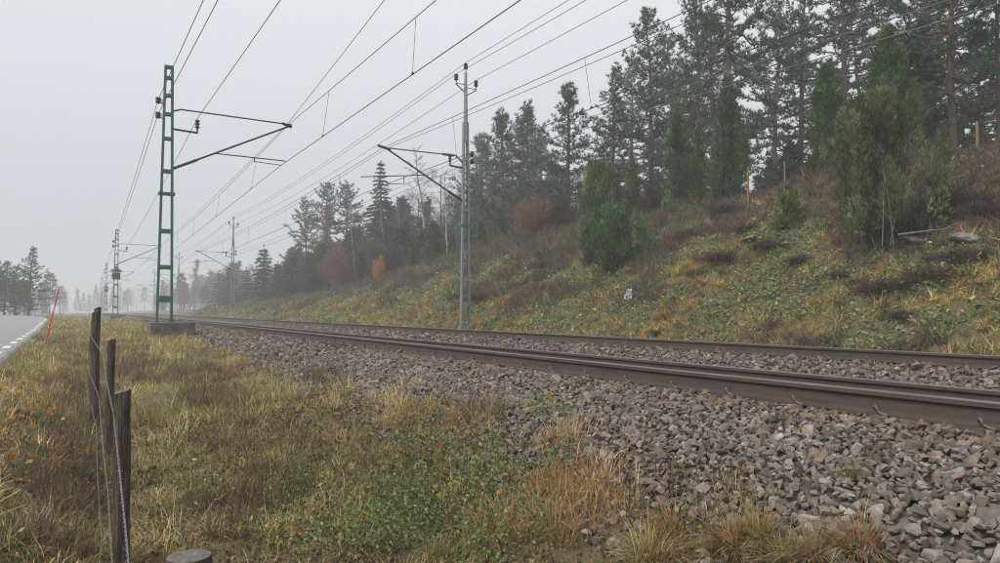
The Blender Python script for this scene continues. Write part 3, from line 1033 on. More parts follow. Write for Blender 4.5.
# white plastic litter on the slope
x, y, z = px_ground(629, 301)
g = np.random.default_rng(5)
gx, gy = np.meshgrid(np.linspace(-1, 1, 9), np.linspace(-1, 1, 11))
V = np.stack([gx * 0.13 * (1 - 0.35 * gy) + 0.05 * gy + g.normal(0, 0.018, gx.shape), g.normal(0, 0.06, gx.shape) + 0.06 * gy, 0.2 + gy * 0.21 + g.normal(0, 0.02, gx.shape)], -1).reshape(-1, 3)
F = [(j * 9 + i, j * 9 + i + 1, (j + 1) * 9 + i + 1, (j + 1) * 9 + i) for j in range(10) for i in range(8)]
o = link('plastic_scrap', make_mesh('plastic_scrap', V, F), M['tissue'], None, (x, y, z + 0.06))
o.rotation_euler = (0, 0, -0.5)
o.scale = (0.8, 0.8, 0.8)
sm = o.modifiers.new('s', 'SOLIDIFY'); sm.thickness = 0.01
tag(o, 'crumpled white plastic scrap lying on the grassy slope', 'litter')

# ------------------------------------------------------------------ vegetation templates
g = np.random.default_rng(21)
def spikes(n, lmin, lmax, wd, cone, base=0.01, rise=0.0, rg=g):
    V, F = [], []
    for i in range(n):
        az, th = rg.uniform(0, 6.28), cone * rg.uniform(0, 1) ** 0.7
        d = np.array([math.sin(th) * math.cos(az), math.sin(th) * math.sin(az), math.cos(th)])
        L = rg.uniform(lmin, lmax)
        s = np.cross(d, rg.normal(size=3))
        s /= np.linalg.norm(s)
        b = rg.normal(0, base, 3) + np.array([0, 0, rg.uniform(0, rise)])
        V += [b - s * wd / 2, b + s * wd / 2, b + d * L]
        F.append((3 * i, 3 * i + 1, 3 * i + 2))
    return np.array(V), np.array(F)

def leaves(n, rad, lmin, lmax, rg=g, zs=0.6):
    V, F = [], []
    for i in range(n):
        p = rg.normal(0, rad, 3) * [1, 1, zs] + [0, 0, rad * zs]
        d = rg.normal(size=3) + [0, 0, 0.3]
        d /= np.linalg.norm(d)
        s = np.cross(d, rg.normal(size=3))
        s /= np.linalg.norm(s)
        L = rg.uniform(lmin, lmax)
        V += [p, p + d * L * 0.5 + s * L * 0.3, p + d * L, p + d * L * 0.5 - s * L * 0.3]
        F += [(4 * i, 4 * i + 1, 4 * i + 2), (4 * i, 4 * i + 2, 4 * i + 3)]
    return np.array(V), np.array(F)

NEEDLE = [spikes(9, 0.13, 0.24, 0.04, 1.25, 0.02) for _ in range(5)]
SPRAY = [spikes(7, 0.09, 0.2, 0.036, 0.62, 0.03, 0.1) for _ in range(5)]
SPRUCE = [spikes(9, 0.12, 0.22, 0.045, 0.8, 0.02, 0.05) for _ in range(4)]

def foliage_mesh(name, temps, P, D, S, base, rg, var=0.28, hue=0.12):
    n = len(P)
    P, D = np.asarray(P), np.asarray(D)
    a = Acc()
    c = np.array(base)[None, :] * np.exp(rg.normal(0, var, (n, 1))) * np.exp(rg.normal(0, hue, (n, 3)))
    scatter(a, temps, rg.integers(0, len(temps), n), rotmats(D, rg.uniform(0, 6.28, n)), np.asarray(S), P, c)
    me = a.mesh(name)
    me.materials.append(M['foliage'])
    return me

def pine_variant(seed, h=14.0, c0=0.3, spread=3.4, shape=0.4, step=0.62):
    rg = np.random.default_rng(seed)
    wood = Acc()
    k = 16
    tz = np.linspace(0, h, k)
    wob = np.cumsum(rg.normal(0, 0.09, (k, 2)), axis=0) * np.linspace(0, 1, k)[:, None]
    TP = np.stack([wob[:, 0], wob[:, 1], tz], 1)
    TP[0, 2] = -0.4
    wood.add(*tube(TP, 0.2 * (1 - tz / h) ** 0.75 + 0.02, 8, False))
    at = lambda z: np.array([np.interp(z, tz, TP[:, 0]), np.interp(z, tz, TP[:, 1]), z])
    P, D, S, TA, TB = [], [], [], [], []
    z = c0 * h
    gap = 0
    while z < h - 0.15:
        t = (z / h - c0) / (1 - c0)
        prof = (1 - t) ** shape * (0.55 + 0.45 * math.sin(math.pi * min(1, t * 1.0 + 0.2)))
        nb = rg.integers(3, 6) if t > 0.2 else rg.integers(1, 4)
        az0 = rg.uniform(0, 6.28)
        for b in range(nb):
            az = az0 + b * 6.28 / nb + rg.normal(0, 0.45)
            L = max(0.3, spread * prof * rg.uniform(0.35, 1.2))
            e = R(-10 + 45 * t) + rg.normal(0, 0.2)
            p0 = at(z + rg.normal(0, 0.12))
            hd = np.array([math.cos(az), math.sin(az), 0])
            u = np.linspace(0, 1, 6)
            pts = p0 + hd * (L * u * math.cos(e))[:, None]
            pts[:, 2] += L * (u * math.sin(e) - 0.12 * u * (1 - u) * 2 + 0.16 * u ** 3)
            pts[1:-1] += rg.normal(0, 0.04 * L, (4, 3))
            wood.add(*tube(pts, np.linspace(0.016 + 0.014 * L, 0.008, 6), 4, False))
            m = max(3, int(L * 4.6))
            for s in np.linspace(0.28, 1, m):
                q = np.array([np.interp(s, u, pts[:, c]) for c in range(3)])
                side = rg.choice([-1, 1]) * rg.uniform(0.3, 1.2)
                dr = np.array([math.cos(az + side), math.sin(az + side), rg.uniform(-0.05, 0.55)])
                tl = rg.uniform(0.35, 0.85) * (0.45 + 0.55 * min(1, L / 2.2)) * (1.25 - 0.6 * s)
                TA.append(q); TB.append(q + dr * tl)
                for v in np.arange(0.25, 1.05, 0.15 / max(tl, 0.25)):
                    P.append(q + dr * tl * v + rg.normal(0, 0.05, 3))
                    D.append(dr * 0.6 + np.array([0, 0, 0.7]) + rg.normal(0, 0.3, 3))
                    S.append(rg.uniform(0.85, 1.4))
            P.append(pts[-1]); D.append(hd + [0, 0, 0.8]); S.append(1.4)
        z += rg.uniform(0.55, 1.35) * step * (0.55 + 0.6 * (1 - t))
    twigs(wood, TA, TB, 0.009, 0.005)
    for q in range(14):          # dead stubs low on the trunk
        zz = rg.uniform(0.12, c0 + 0.1) * h
        az = rg.uniform(0, 6.28)
        p0 = at(zz)
        L = rg.uniform(0.4, 1.8)
        wood.add(*tube(np.array([p0, p0 + [math.cos(az) * L, math.sin(az) * L, rg.uniform(-0.4, 0.2)]]), [0.018, 0.006], 4, False))
    me = wood.mesh('trunk', True)
    me.materials.append(M['bark'])
    return me, foliage_mesh('crown', NEEDLE, P, D, S, (0.058, 0.102, 0.066), rg, 0.42), h

def juniper_variant(seed, h=4.0, wd=1.6, clumps_n=60, env='cone', cs=0.3, per=72, base=(0.085, 0.125, 0.055), spread=0.5):
    """a multi-stemmed bush: stems carrying ragged clumps of upright sprays"""
    rg = np.random.default_rng(seed)
    wood = Acc()
    P, D, S, K = [], [], [], []
    for i in range(clumps_n):
        u = rg.uniform(0.03, 1.0) if env != 'ragged' else rg.uniform(0.1, 1.0) ** 0.8
        if i < 3:
            u = 0.93 - 0.08 * i
        az = rg.uniform(0, 6.28)
        if env == 'cone':
            e = wd / 2 * min(1, 0.6 + 1.6 * u) * (1 - u) ** 0.7
            st = 1.7
        elif env == 'column':
            e = wd / 2 * min(1, 0.7 + 1.5 * u) * (1 - u ** 2.5) ** 0.8
            st = 1.8
        elif env == 'round':
            e = wd / 2 * math.sqrt(max(0.02, 1 - (2 * u - 0.75) ** 2 / 1.6))
            st = 1.2
        else:
            e = wd / 2 * (0.55 + 0.45 * math.sin(3.0 * u)) * (1.05 - 0.55 * u ** 3) * (0.75 + 0.45 * math.sin(az * 2 + seed))
            st = 1.15
        r = e * rg.uniform(0.25, 1.0) ** 0.5
        if env == 'ragged' and i % 2 == 0:          # upright spires breaking the outline
            sp_i = (i // 2) % 7
            az = sp_i * 0.9 + seed + rg.normal(0, 0.12)
            r = wd / 2 * (0.15 + 0.13 * sp_i) + rg.normal(0, 0.06)
            u = rg.uniform(0.15, (1.0, 0.78, 0.93, 0.62, 0.85, 0.5, 0.7)[sp_i])
            st = 1.6
        c = np.array([r * math.cos(az), r * math.sin(az), u * h])
        k = cs * (0.72 if env == 'ragged' and i % 2 == 0 else 1.0) * rg.uniform(0.65, 1.35) * (1 - 0.35 * u if env in ('cone', 'column') else 1)
        if env == 'cone' and u > 0.8:
            k *= 0.7
        b = np.array([c[0] * 0.12, c[1] * 0.12, -0.25])
        m_ = np.array([c[0] * 0.6, c[1] * 0.6, c[2] * 0.45])
        wood.add(*tube(np.array([b, m_, c]), [0.03, 0.02, 0.008], 4, False))
        n = int(per * (k / cs) ** 1.5)
        q = rg.normal(size=(n, 3))
        q /= np.linalg.norm(q, axis=1)[:, None]
        q *= (rg.uniform(0.15, 1, n) ** 0.5)[:, None] * k * np.array([1, 1, st])
        pt = c + q
        pt[:, 2] = np.clip(pt[:, 2], 0.03, h * 1.02)
        P.append(pt)
        D.append(q / k * spread + np.array([math.cos(az), math.sin(az), 0]) * 0.3 * spread + [0, 0, 1.0] + rg.normal(0, 0.25, (n, 3)))
        S.append(rg.uniform(0.55, 1.0, n))
        K.append(np.full(n, np.exp(rg.normal(0, 0.38))))
    P, D, S, K = np.concatenate(P), np.concatenate(D), np.concatenate(S), np.concatenate(K)
    me = wood.mesh('trunk', True)
    me.materials.append(M['dbark'])
    n = len(P)
    a = Acc()
    c = np.array(base)[None, :] * K[:, None] * np.exp(rg.normal(0, 0.3, (n, 1))) * np.exp(rg.normal(0, 0.08, (n, 3)))
    scatter(a, SPRAY, rg.integers(0, len(SPRAY), n), rotmats(D, rg.uniform(0, 6.28, n)), S, P, c)
    cm = a.mesh('crown')
    cm.materials.append(M['foliage'])
    return me, cm, h

def spruce_variant(seed, h=12.0, wd=3.6, base=(0.04, 0.062, 0.042)):
    rg = np.random.default_rng(seed)
    wood = Acc()
    wood.add(*tube(np.array([(0, 0, -0.4), (0, 0, h * 0.5), (0, 0, h)]), [0.16, 0.09, 0.01], 7, False))
    P, D, S = [], [], []
    z = 0.06 * h
    while z < h - 0.1:
        t = z / h
        L0 = wd / 2 * (1 - t) ** 0.85 + 0.1
        nb = 7 if t < 0.7 else 5
        a0 = rg.uniform(0, 6.28)
        for b in range(nb):
            az = a0 + b * 6.28 / nb + rg.normal(0, 0.2)
            L = L0 * rg.uniform(0.65, 1.15)
            hd = np.array([math.cos(az), math.sin(az), 0])
            u = np.linspace(0, 1, 4)
            pts = np.array([0, 0, z]) + hd * (L * u)[:, None]
            pts[:, 2] += L * (0.12 * u - 0.5 * u * u + 0.22 * u ** 3)
            wood.add(*tube(pts, np.linspace(0.02, 0.006, 4), 3, False))
            for s in np.arange(0.15, 1.02, 0.16 / max(L, 0.3)):
                q = np.array([np.interp(s, u, pts[:, c]) for c in range(3)])
                for e in (-1, 1):
                    off = np.array([-hd[1], hd[0], 0]) * e * rg.uniform(0.0, 0.22) * (1.1 - s) * L
                    P.append(q + off + [0, 0, rg.uniform(-0.1, 0.03)])
                    D.append(hd * 0.8 + off * 1.5 + [0, 0, rg.uniform(-0.6, 0.2)])
                    S.append(rg.uniform(0.9, 1.4))
        z += rg.uniform(0.25, 0.42)
    P.append((0, 0, h)); D.append((0, 0, 1)); S.append(1.2)
    me = wood.mesh('trunk', True)
    me.materials.append(M['dbark'])
    return me, foliage_mesh('crown', SPRUCE, P, D, S, base, rg, 0.22, 0.08), h

def bare_variant(seed, h=9.0, spread=2.2, mat='birch', tmat='twig', leaf=None, lean=0.05, stems=1):
    rg = np.random.default_rng(seed)
    tr, tw = Acc(), Acc()
    LP, LD, LS = [], [], []
    TA, TB, UA, UB = [], [], [], []
    for s_ in range(stems):
        k = 9
        tz = np.linspace(0, h * (1 if s_ == 0 else rg.uniform(0.6, 0.95)), k)
        off = rg.normal(0, 0.12 * (s_ > 0), 2)
        dirn = rg.normal(0, lean + 0.1 * (stems > 1), 2)
        TP = np.stack([off[0] + dirn[0] * tz + np.cumsum(rg.normal(0, 0.05, k)), off[1] + dirn[1] * tz + np.cumsum(rg.normal(0, 0.05, k)), tz], 1)
        TP[0, 2] = -0.3
        tr.add(*tube(TP, (0.09 * h / 9) * (1 - tz / tz[-1]) ** 0.7 + 0.008, 6, False))
        z = tz[-1] * (0.28 if stems == 1 else 0.08)
        while z < tz[-1]:
            p = np.array([np.interp(z, tz, TP[:, c]) for c in range(3)])
            t = z / tz[-1]
            az = rg.uniform(0, 6.28)
            L = spread * (1 - 0.75 * t) * rg.uniform(0.5, 1.1)
            e = R(rg.uniform(30, 62))
            hd = np.array([math.cos(az) * math.cos(e), math.sin(az) * math.cos(e), math.sin(e)])
            u = np.linspace(0, 1, 4)
            pts = p + hd * (L * u)[:, None] + rg.normal(0, 0.04, (4, 3)) * u[:, None]
            tw.add(*tube(pts, np.linspace(0.016, 0.006, 4), 3, False))
            for s in np.arange(0.25, 1.0, 0.09):
                q = p + hd * L * s
                d2 = hd + rg.normal(0, 0.55, 3)
                d2 /= np.linalg.norm(d2)
                l2 = L * rg.uniform(0.2, 0.42)
                TA.append(q); TB.append(q + d2 * l2)
                for _ in range(2):
                    d3 = d2 + rg.normal(0, 0.5, 3)
                    v0 = q + d2 * l2 * rg.uniform(0.3, 1)
                    l3 = l2 * rg.uniform(0.3, 0.7)
                    UA.append(v0); UB.append(v0 + d3 * l3)
                    if leaf is not None:
                        for _q in range(2):
                            LP.append(v0 + d3 * l3 * rg.uniform(0, 1)); LD.append(rg.normal(size=3)); LS.append(rg.uniform(0.8, 1.4))
            z += rg.uniform(0.12, 0.3) * h / 9
    twigs(tw, TA, TB, 0.0075, 0.005)
    twigs(tw, UA, UB, 0.0055, 0.0035)
    m1 = tr.mesh('trunk', True); m1.materials.append(M[mat])
    if leaf is not None:
        LT = [leaves(7, 0.09, 0.05, 0.09, rg) for _ in range(4)]
        m2 = foliage_mesh('crown', LT, LP, LD, LS, leaf, rg, 0.3, 0.12)
        m3 = tw.mesh('branches'); m3.materials.append(M[tmat])
        return m1, m2, h, m3
    m2 = tw.mesh('crown'); m2.materials.append(M[tmat])
    return m1, m2, h

PINES = [pine_variant(101, 14, 0.26, 4.2, 0.4, 0.5), pine_variant(102, 14, 0.4, 4.0, 0.35, 0.5), pine_variant(103, 14, 0.12, 4.5, 0.55, 0.5), pine_variant(104, 14, 0.46, 4.1, 0.3, 0.5), pine_variant(105, 10, 0.1, 3.5, 0.6, 0.42)]
JUNI = [juniper_variant(201, 4, 1.5, 60, 'cone', 0.3), juniper_variant(202, 4, 1.0, 46, 'column', 0.26), juniper_variant(203, 5, 2.2, 120, 'cone', 0.36), juniper_variant(204, 3, 2.0, 80, 'round', 0.32), juniper_variant(208, 5, 2.3, 120, 'cone', 0.38)]
JSPREAD = juniper_variant(205, 2.2, 2.9, 62, 'ragged', 0.34, 76, (0.06, 0.11, 0.042), 0.9)
JBIG = juniper_variant(206, 4.4, 4.0, 92, 'ragged', 0.4, 96, (0.098, 0.122, 0.054), 0.7)
JOLIVE = juniper_variant(207, 1.9, 1.6, 40, 'cone', 0.26, 66, (0.125, 0.14, 0.055), 0.8)
SPRU = [spruce_variant(301), spruce_variant(302, 5, 2.2)]
BIRCH = [bare_variant(401), bare_variant(402, 9, 1.6)]
RBUSH = bare_variant(403, 2.2, 1.3, 'redtwig', 'redtwig', None, 0.15, 8)
GBUSH = bare_variant(405, 2.6, 1.2, 'twig', 'twig', None, 0.12, 7)
ORANGE = bare_variant(404, 7, 2.0, 'birch', 'twig', (0.23, 0.105, 0.04))
SAPL = bare_variant(406, 2.0, 0.8, 'twig', 'twig', (0.5, 0.24, 0.05), 0.08, 4)

def plant(var, name, cat, label, px, lat, ytop, group=None, wscale=1.0, tint=(1, 1, 1), rot=None, base=None, h=None, crown='crown'):
    x, y = at_lat(px, lat)
    z0 = gz1(x, y)
    hh = h if h else z_row(px, ytop, x, y) - z0
    s = hh / var[2]
    t = thing(name, label, cat, (x, y, z0 - 0.05), rot if rot is not None else random.uniform(0, 6.28), group)
    t.scale = (s * wscale, s * wscale, s)
    link('trunk', var[0], None, t)
    c = link(crown, var[1], None, t)
    c.color = (*tint, 1)
    if len(var) > 3:
        link('branches', var[3], None, t)
    return t

# pines of the wood on the crest
GP = 'tall pines of the wood on the crest'
plant(PINES[0], 'pine_tree', 'pine', 'slender pine with a ragged crown left of the tallest pines', 653, 30, 14, GP, 0.85, rot=1.0)
plant(PINES[1], 'pine_tree', 'pine', 'tallest pine with a bare reddish trunk above the broad juniper', 733, 27.5, -75, GP, 0.85, rot=2.0)
plant(PINES[2], 'pine_tree', 'pine', 'dense dark pine just left of the bare reddish trunk', 700, 31, -25, GP, 0.72, rot=0.3)
plant(PINES[4], 'pine_tree', 'pine', 'small pointed pine standing alone right of the grey mast', 568, 27, 84, GP, 0.9, rot=0.7)
plant(PINES[2], 'pine_tree', 'pine', 'bushy pine with low branches between the pointed pine and the ragged one', 614, 27, 66, GP, 0.85, rot=3.1)
plant(PINES[4], 'pine_tree', 'pine', 'round-topped pine nearest the grey mast on its right', 503, 29, 112, GP, 0.95, rot=4.0)
plant(PINES[4], 'pine_tree', 'pine', 'pine with a double top just left of the pointed pine', 528, 31, 104, GP, 0.8, rot=5.0)
plant(PINES[3], 'pine_tree', 'pine', 'pine with a thin reddish stem above the two conical junipers', 848, 31, -60, GP, 1.0, rot=0.5)
plant(PINES[2], 'pine_tree', 'pine', 'wide pine left of the thin reddish stem, behind the conical junipers', 803, 33, -30, GP, 0.8, rot=2.2)
plant(PINES[0], 'pine_tree', 'pine', 'broad dark pine filling the upper right corner', 958, 26.5, -90, GP, 1.05, rot=1.3, tint=(0.85, 1.0, 1.0))
plant(PINES[2], 'pine_tree', 'pine', 'low-branched pine cut by the right edge behind the thick stake', 1003, 27, -60, GP, 0.95, rot=0.2, tint=(0.85, 1.0, 1.0))
plant(PINES[1], 'pine_tree', 'pine', 'pine with a forked bare trunk behind the big juniper thicket', 925, 29, -70, GP, 0.95, rot=3.3)
GB = 'pines deep in the wood'
rgb = np.random.default_rng(77)
for k, (px_, lat_, yt) in enumerate([(520, 42, 120), (545, 40, 128), (632, 40, 70), (672, 42, 40), (715, 40, 10), (775, 42, 10), (868, 37, -5), (940, 40, -10), (1040, 34, -10), (480, 40, 135), (985, 38, 20)]):
    plant(PINES[(k * 2 + 1) % 5], 'pine_tree', 'pine', 'hazy pine deep in the wood, partly hidden by the nearer pines', px_, lat_, yt, GB, rgb.uniform(0.75, 1.0), rot=rgb.uniform(0, 6))
# hazy trees along the cutting to the left of the grey mast
plant(PINES[1], 'pine_tree', 'pine', 'foggy pine left of the orange-brown birch', 306, 27, 200, GP, 0.8)
plant(PINES[3], 'pine_tree', 'pine', 'flat-topped foggy pine right above the orange-brown birch', 345, 27, 184, GP, 0.9)
plant(PINES[3], 'pine_tree', 'pine', 'foggy pine directly above the orange-brown birch', 327, 28, 186, GP, 0.9)
plant(SPRU[0], 'spruce_tree', 'spruce', 'tall pointed spruce standing clear left of the bare birch', 380, 27, 162, None, 1.45)
plant(BIRCH[0], 'birch_tree', 'birch', 'spreading bare birch between the pointed spruce and the grey mast', 428, 26, 150, 'bare birches', 1.25)
plant(BIRCH[0], 'birch_tree', 'birch', 'smaller bare birch close to the left side of the grey mast', 447, 25, 172, 'bare birches', 1.1)
plant(BIRCH[1], 'birch_tree', 'birch', 'thin white birch stem left of the pointed spruce', 357, 24, 192, 'bare birches', 0.8)
plant(BIRCH[1], 'birch_tree', 'birch', 'thin white birch stem in front of the pointed spruce, left one', 373, 24, 205, 'bare birches', 0.7)
plant(BIRCH[1], 'birch_tree', 'birch', 'thin white birch stem in front of the pointed spruce, right one', 388, 24, 203, 'bare birches', 0.8)
plant(BIRCH[0], 'birch_tree', 'birch', 'grey bare birch behind the orange sapling', 402, 27, 200, 'bare birches', 1.0)
plant(ORANGE, 'birch_tree', 'birch', 'orange-brown leafed birch under the foggy pines', 328, 24.5, 213, None, 1.1)
plant(ORANGE, 'birch_tree', 'birch', 'faint orange-brown birch behind the third right-hand mast', 196, 25, 262, None, 1.0)
plant(SAPL, 'sapling', 'sapling', 'small orange-leafed sapling at the foot of the pointed spruce', 379, 21.6, 258, None, 0.7)
plant(RBUSH, 'bare_bush', 'bush', 'red-brown bare bush right of the grey mast', 535, 22.5, 196, None, 1.0)
plant(RBUSH, 'bare_bush', 'bush', 'red-brown bare bush among small spruces left of the white birch stem', 340, 22.5, 243, None, 0.8)
plant(GBUSH, 'bare_bush', 'bush', 'grey bare bush between the round juniper and the columnar juniper', 652, 23.0, 178, None, 1.1)
plant(GBUSH, 'bare_bush', 'bush', 'grey bare bush between the red-brown bush and the round juniper', 558, 23.5, 190, None, 1.2)
plant(GBUSH, 'bare_bush', 'bush', 'grey bare bush below the pointed spruce', 392, 23, 232, None, 1.2)
GS = 'small spruces along the cutting'
for px_, lat_, yt, ws, lab in ((219, 21, 271, 1.1, 'leftmost small spruce, faint beside the second right-hand mast'), (229, 21, 266, 1.0, 'second small spruce, just left of the second right-hand mast'),
                               (246, 21, 268, 1.1, 'third small spruce, just right of the second right-hand mast'), (263, 21, 246, 0.95, 'tall narrow small spruce fourth from the left'), (277, 22, 262, 1.1, 'fifth small spruce between two taller ones'),
                               (291, 21, 249, 1.0, 'sixth small spruce, left of the pair below the orange-brown birch'), (312, 20.5, 266, 1.2, 'low bushy spruce standing lower on the slope'),
                               (321, 22, 241, 1.0, 'taller of the pair of spruces below the orange-brown birch'), (331, 22.5, 245, 1.0, 'right one of the pair of spruces below the orange-brown birch'),
                               (361, 22, 250, 1.2, 'small spruce below the white birch stem')):
    plant(SPRU[1], 'spruce_tree', 'spruce', lab, px_, lat_, yt, GS, ws * 1.25, (1.1, 1.15, 1.1))
for px_, lat_, yt, ws, lab, v in ((413, 22, 234, 0.9, 'dark conical juniper right of the orange sapling', JUNI[1]), (433, 23, 222, 1.2, 'wide juniper left of the grey mast', JUNI[2]), (452, 22.5, 232, 1.1, 'juniper touching the left side of the grey mast', JUNI[0]),
                                  (481, 23, 222, 1.3, 'dark juniper just right of the grey mast', JUNI[2]), (500, 23.5, 205, 1.0, 'juniper left of the red-brown bush', JUNI[0])):
    plant(v, 'juniper_bush', 'juniper', lab, px_, lat_, yt, 'junipers on the slope', ws, (0.75, 0.9, 0.85))
# junipers on the crest
GJ = 'junipers on the slope'
plant(JUNI[3], 'juniper_bush', 'juniper', 'rounded light green juniper behind the dark spreading one', 597, 20.2, 165, GJ, 0.62, (1.25, 1.25, 0.95))
plant(JUNI[0], 'juniper_bush', 'juniper', 'small brownish juniper right behind the rounded light green one', 634, 22.5, 158, GJ, 0.75, (1.1, 0.95, 0.8))
plant(JUNI[1], 'juniper_bush', 'juniper', 'narrow columnar juniper left of the dark broad one', 680, 22.5, 112, GJ, 1.0, (0.85, 1.0, 0.75))
plant(JUNI[1], 'juniper_bush', 'juniper', 'shorter column leaning against the narrow columnar juniper', 700, 22.8, 132, GJ, 1.0, (0.8, 1.0, 0.75))
plant(JUNI[2], 'juniper_bush', 'juniper', 'dark broad conical juniper in front of the bare reddish trunk', 730, 23, 82, GJ, 0.85, (0.72, 0.8, 0.75))
plant(JUNI[2], 'juniper_bush', 'juniper', 'conical juniper behind the slim stake', 830, 23, 66, GJ, 1.0, (0.68, 0.86, 0.68), rot=1.0)
plant(JUNI[4], 'juniper_bush', 'juniper', 'tallest conical juniper rising behind the big thicket', 894, 23, 28, GJ, 1.0, (0.7, 0.9, 0.7), rot=2.6)
plant(JOLIVE, 'juniper_bush', 'juniper', 'small olive juniper below the slim stake', 788, 18.2, 186, GJ, 1.0, (1, 1, 1))
def slope_plant(var, px_, pyb, yt, name, cat, label, group, ws, tint=(1, 1, 1), rot=None):
    x, y, z = px_ground(px_, pyb)
    return plant(var, name, cat, label, px_, x, yt, group, ws, tint, rot)
slope_plant(JSPREAD, 618, 270, 208, 'juniper_bush', 'juniper', 'dark green spreading juniper low on the slope', GJ, 0.72, (1, 1, 1), 0.4)
big = slope_plant(JBIG, 884, 248, 96, 'juniper_bush', 'juniper', 'big ragged juniper thicket with silvery dead stems', GJ, 0.8, (1, 1, 1), 0.8)
for q, (dx, lx, hh) in enumerate(((-0.45, 0.12, 1.9), (-0.1, -0.3, 2.3), (-0.2, 0.3, 1.3))):
    P = np.array([(dx, -1.7, 0), (dx + lx * 0.4, -1.75, hh * 0.5), (dx + lx, -1.7, hh)])
    c, s = math.cos(-0.8 + -0.75), math.sin(-0.8 + -0.75)
    Pw = np.stack([P[:, 0] * c - P[:, 1] * s, P[:, 0] * s + P[:, 1] * c, P[:, 2]], 1)
    part('dead_stem', Acc().add(*tube(Pw, [0.016, 0.013, 0.006], 5)), M['deadwood'], big)

# left of the road
GL = 'trees beyond the road bend'
for px_, y_, yt, v, ws, tint, lab in ((29, 96, 248, PINES[2], 0.9, (1, 1, 1), 'dark pine beyond the road bend at the left edge'), (4, 92, 262, PINES[2], 1.1, (1, 1, 1), 'pine cut by the left edge beyond the road'), (-8, 90, 255, PINES[0], 1.1, (1, 1, 1), 'pine just outside the left edge beyond the road'),
                                     (15, 99, 266, PINES[2], 1.2, (1, 1, 1), 'low pine between the two pines beyond the road')):
    d = ray(px_, 311)
    x = y_ * d[0] / d[1]
    z0 = gz1(x, y_)
    hh = z_row(px_, yt, x, y_) - z0
    t = thing('pine_tree', lab, 'pine', (x, y_, z0), random.uniform(0, 6), GL)
    s = hh / v[2]
    t.scale = (s * ws * 1.25, s * ws * 1.25, s)
    link('trunk', v[0], None, t)
    link('crown', v[1], None, t)
for px_, y_, yt, v, lab in ((20, 93, 276, BIRCH[0], 'bare birch under the dark pine beyond the road'), (10, 90, 272, BIRCH[1], 'bare birch near the left edge beyond the road'), (24, 90, 285, ORANGE, 'brown-leafed birch under the dark pine beyond the road'), (50, 125, 280, BIRCH[0], 'faint bare birch right of the dark pine beyond the road')):
    d = ray(px_, 311)
    x = y_ * d[0] / d[1]
    z0 = gz1(x, y_)
    hh = z_row(px_, yt, x, y_) - z0
    t = thing('birch_tree', lab, 'birch', (x, y_, z0), random.uniform(0, 6), GL)
    s = hh / v[2]
    t.scale = (s * 1.2, s * 1.2, s)
    link('trunk', v[0], None, t)
    link('crown', v[1], None, t)
    if len(v) > 3:
        link('branches', v[3], None, t)

# far forest, one foggy mass
def far_forest(name, label, pts, seed):
    rg = np.random.default_rng(seed)
    a = Acc()
    for (x, y, h, kind) in pts:
        z0 = gz1(x, y)
        a.add(*tube(np.array([(x, y, z0 - 0.3), (x, y, z0 + h * 0.95)]), [0.15, 0.03], 4, False), np.array((0.06, 0.05, 0.045)))
        if kind == 2:
            n, wd, c = int(15 * h), 0.2 * h, np.array((0.11, 0.08, 0.065))
            tz = rg.uniform(0.3, 1, n)
            env = wd * np.sin(np.pi * np.clip(tz * 0.9, 0, 1)) ** 0.7
        elif kind == 1:
            n, wd, c = int(15 * h), 0.16 * h, np.array((0.035, 0.05, 0.035))
            tz = rg.uniform(0.08, 1, n)
            env = wd * (1 - tz) + 0.08
        else:
            n, wd, c = int(15 * h), 0.17 * h, np.array((0.045, 0.06, 0.042))
            tz = rg.uniform(0.35, 1, n)
            env = wd * np.sqrt(np.clip(1 - tz, 0, 1)) * 1.3 + 0.1
        az = rg.uniform(0, 6.28, n)
        rr = env * rg.uniform(0.1, 1, n) ** 0.6
        P = np.stack([x + rr * np.cos(az), y + rr * np.sin(az), z0 + tz * h], 1)
        D = np.stack([np.cos(az), np.sin(az), rg.uniform(-0.3, 0.9, n)], 1)
        cc = c * np.exp(rg.normal(0, 0.25, (n, 1)))
        temps = FAR_T if kind != 2 else FAR_B
        scatter(a, temps, rg.integers(0, len(temps), n), rotmats(D, rg.uniform(0, 6.28, n)), rg.uniform(0.8, 1.4, n), P, cc)
    o = part(name, a, M['leaf'], None)
    tag(o, label, 'forest', kind='stuff')
FAR_T = [spikes(5, 0.4, 0.75, 0.22, 1.2, 0.1, 0.0) for _ in range(4)]
FAR_B = [spikes(6, 0.6, 1.1, 0.03, 0.9, 0.1, 0.0) for _ in range(4)]
rg = np.random.default_rng(91)
pts = []
for k in range(150):
    y = rg.uniform(85, 330)
    x = rg.uniform(23, 60) if y < 180 else rg.uniform(18, 70)
    pts.append((x, y, rg.uniform(6, 13) * (1 if x > 30 else 0.8), rg.choice([0, 1, 2, 2])))
for k in range(70):
    y = rg.uniform(60, 90)
    pts.append((rg.uniform(30, 60), y, rg.uniform(8, 13), rg.choice([0, 2, 2, 1])))
for k in range(70):                          # understorey behind the crest wood
    y = rg.uniform(5, 62)
    pts.append((rg.uniform(36, 60), y, rg.uniform(3, 8), rg.choice([0, 1, 1, 2])))
for k in range(120):
    y = rg.uniform(62, 135)
    pts.append((rg.uniform(23, 31), y, rg.uniform(3, 7.5), rg.choice([0, 1, 2, 2])))
for k in range(28):                         # lower storey just behind the crest
    y = rg.uniform(3, 62)
    pts.append((rg.uniform(25.5, 37), y, rg.uniform(1.8, 5.5), rg.choice([0, 1, 1, 2])))
far_forest('far_forest', 'foggy mass of mixed wood and undergrowth behind the cutting', pts, 92)
pts = []
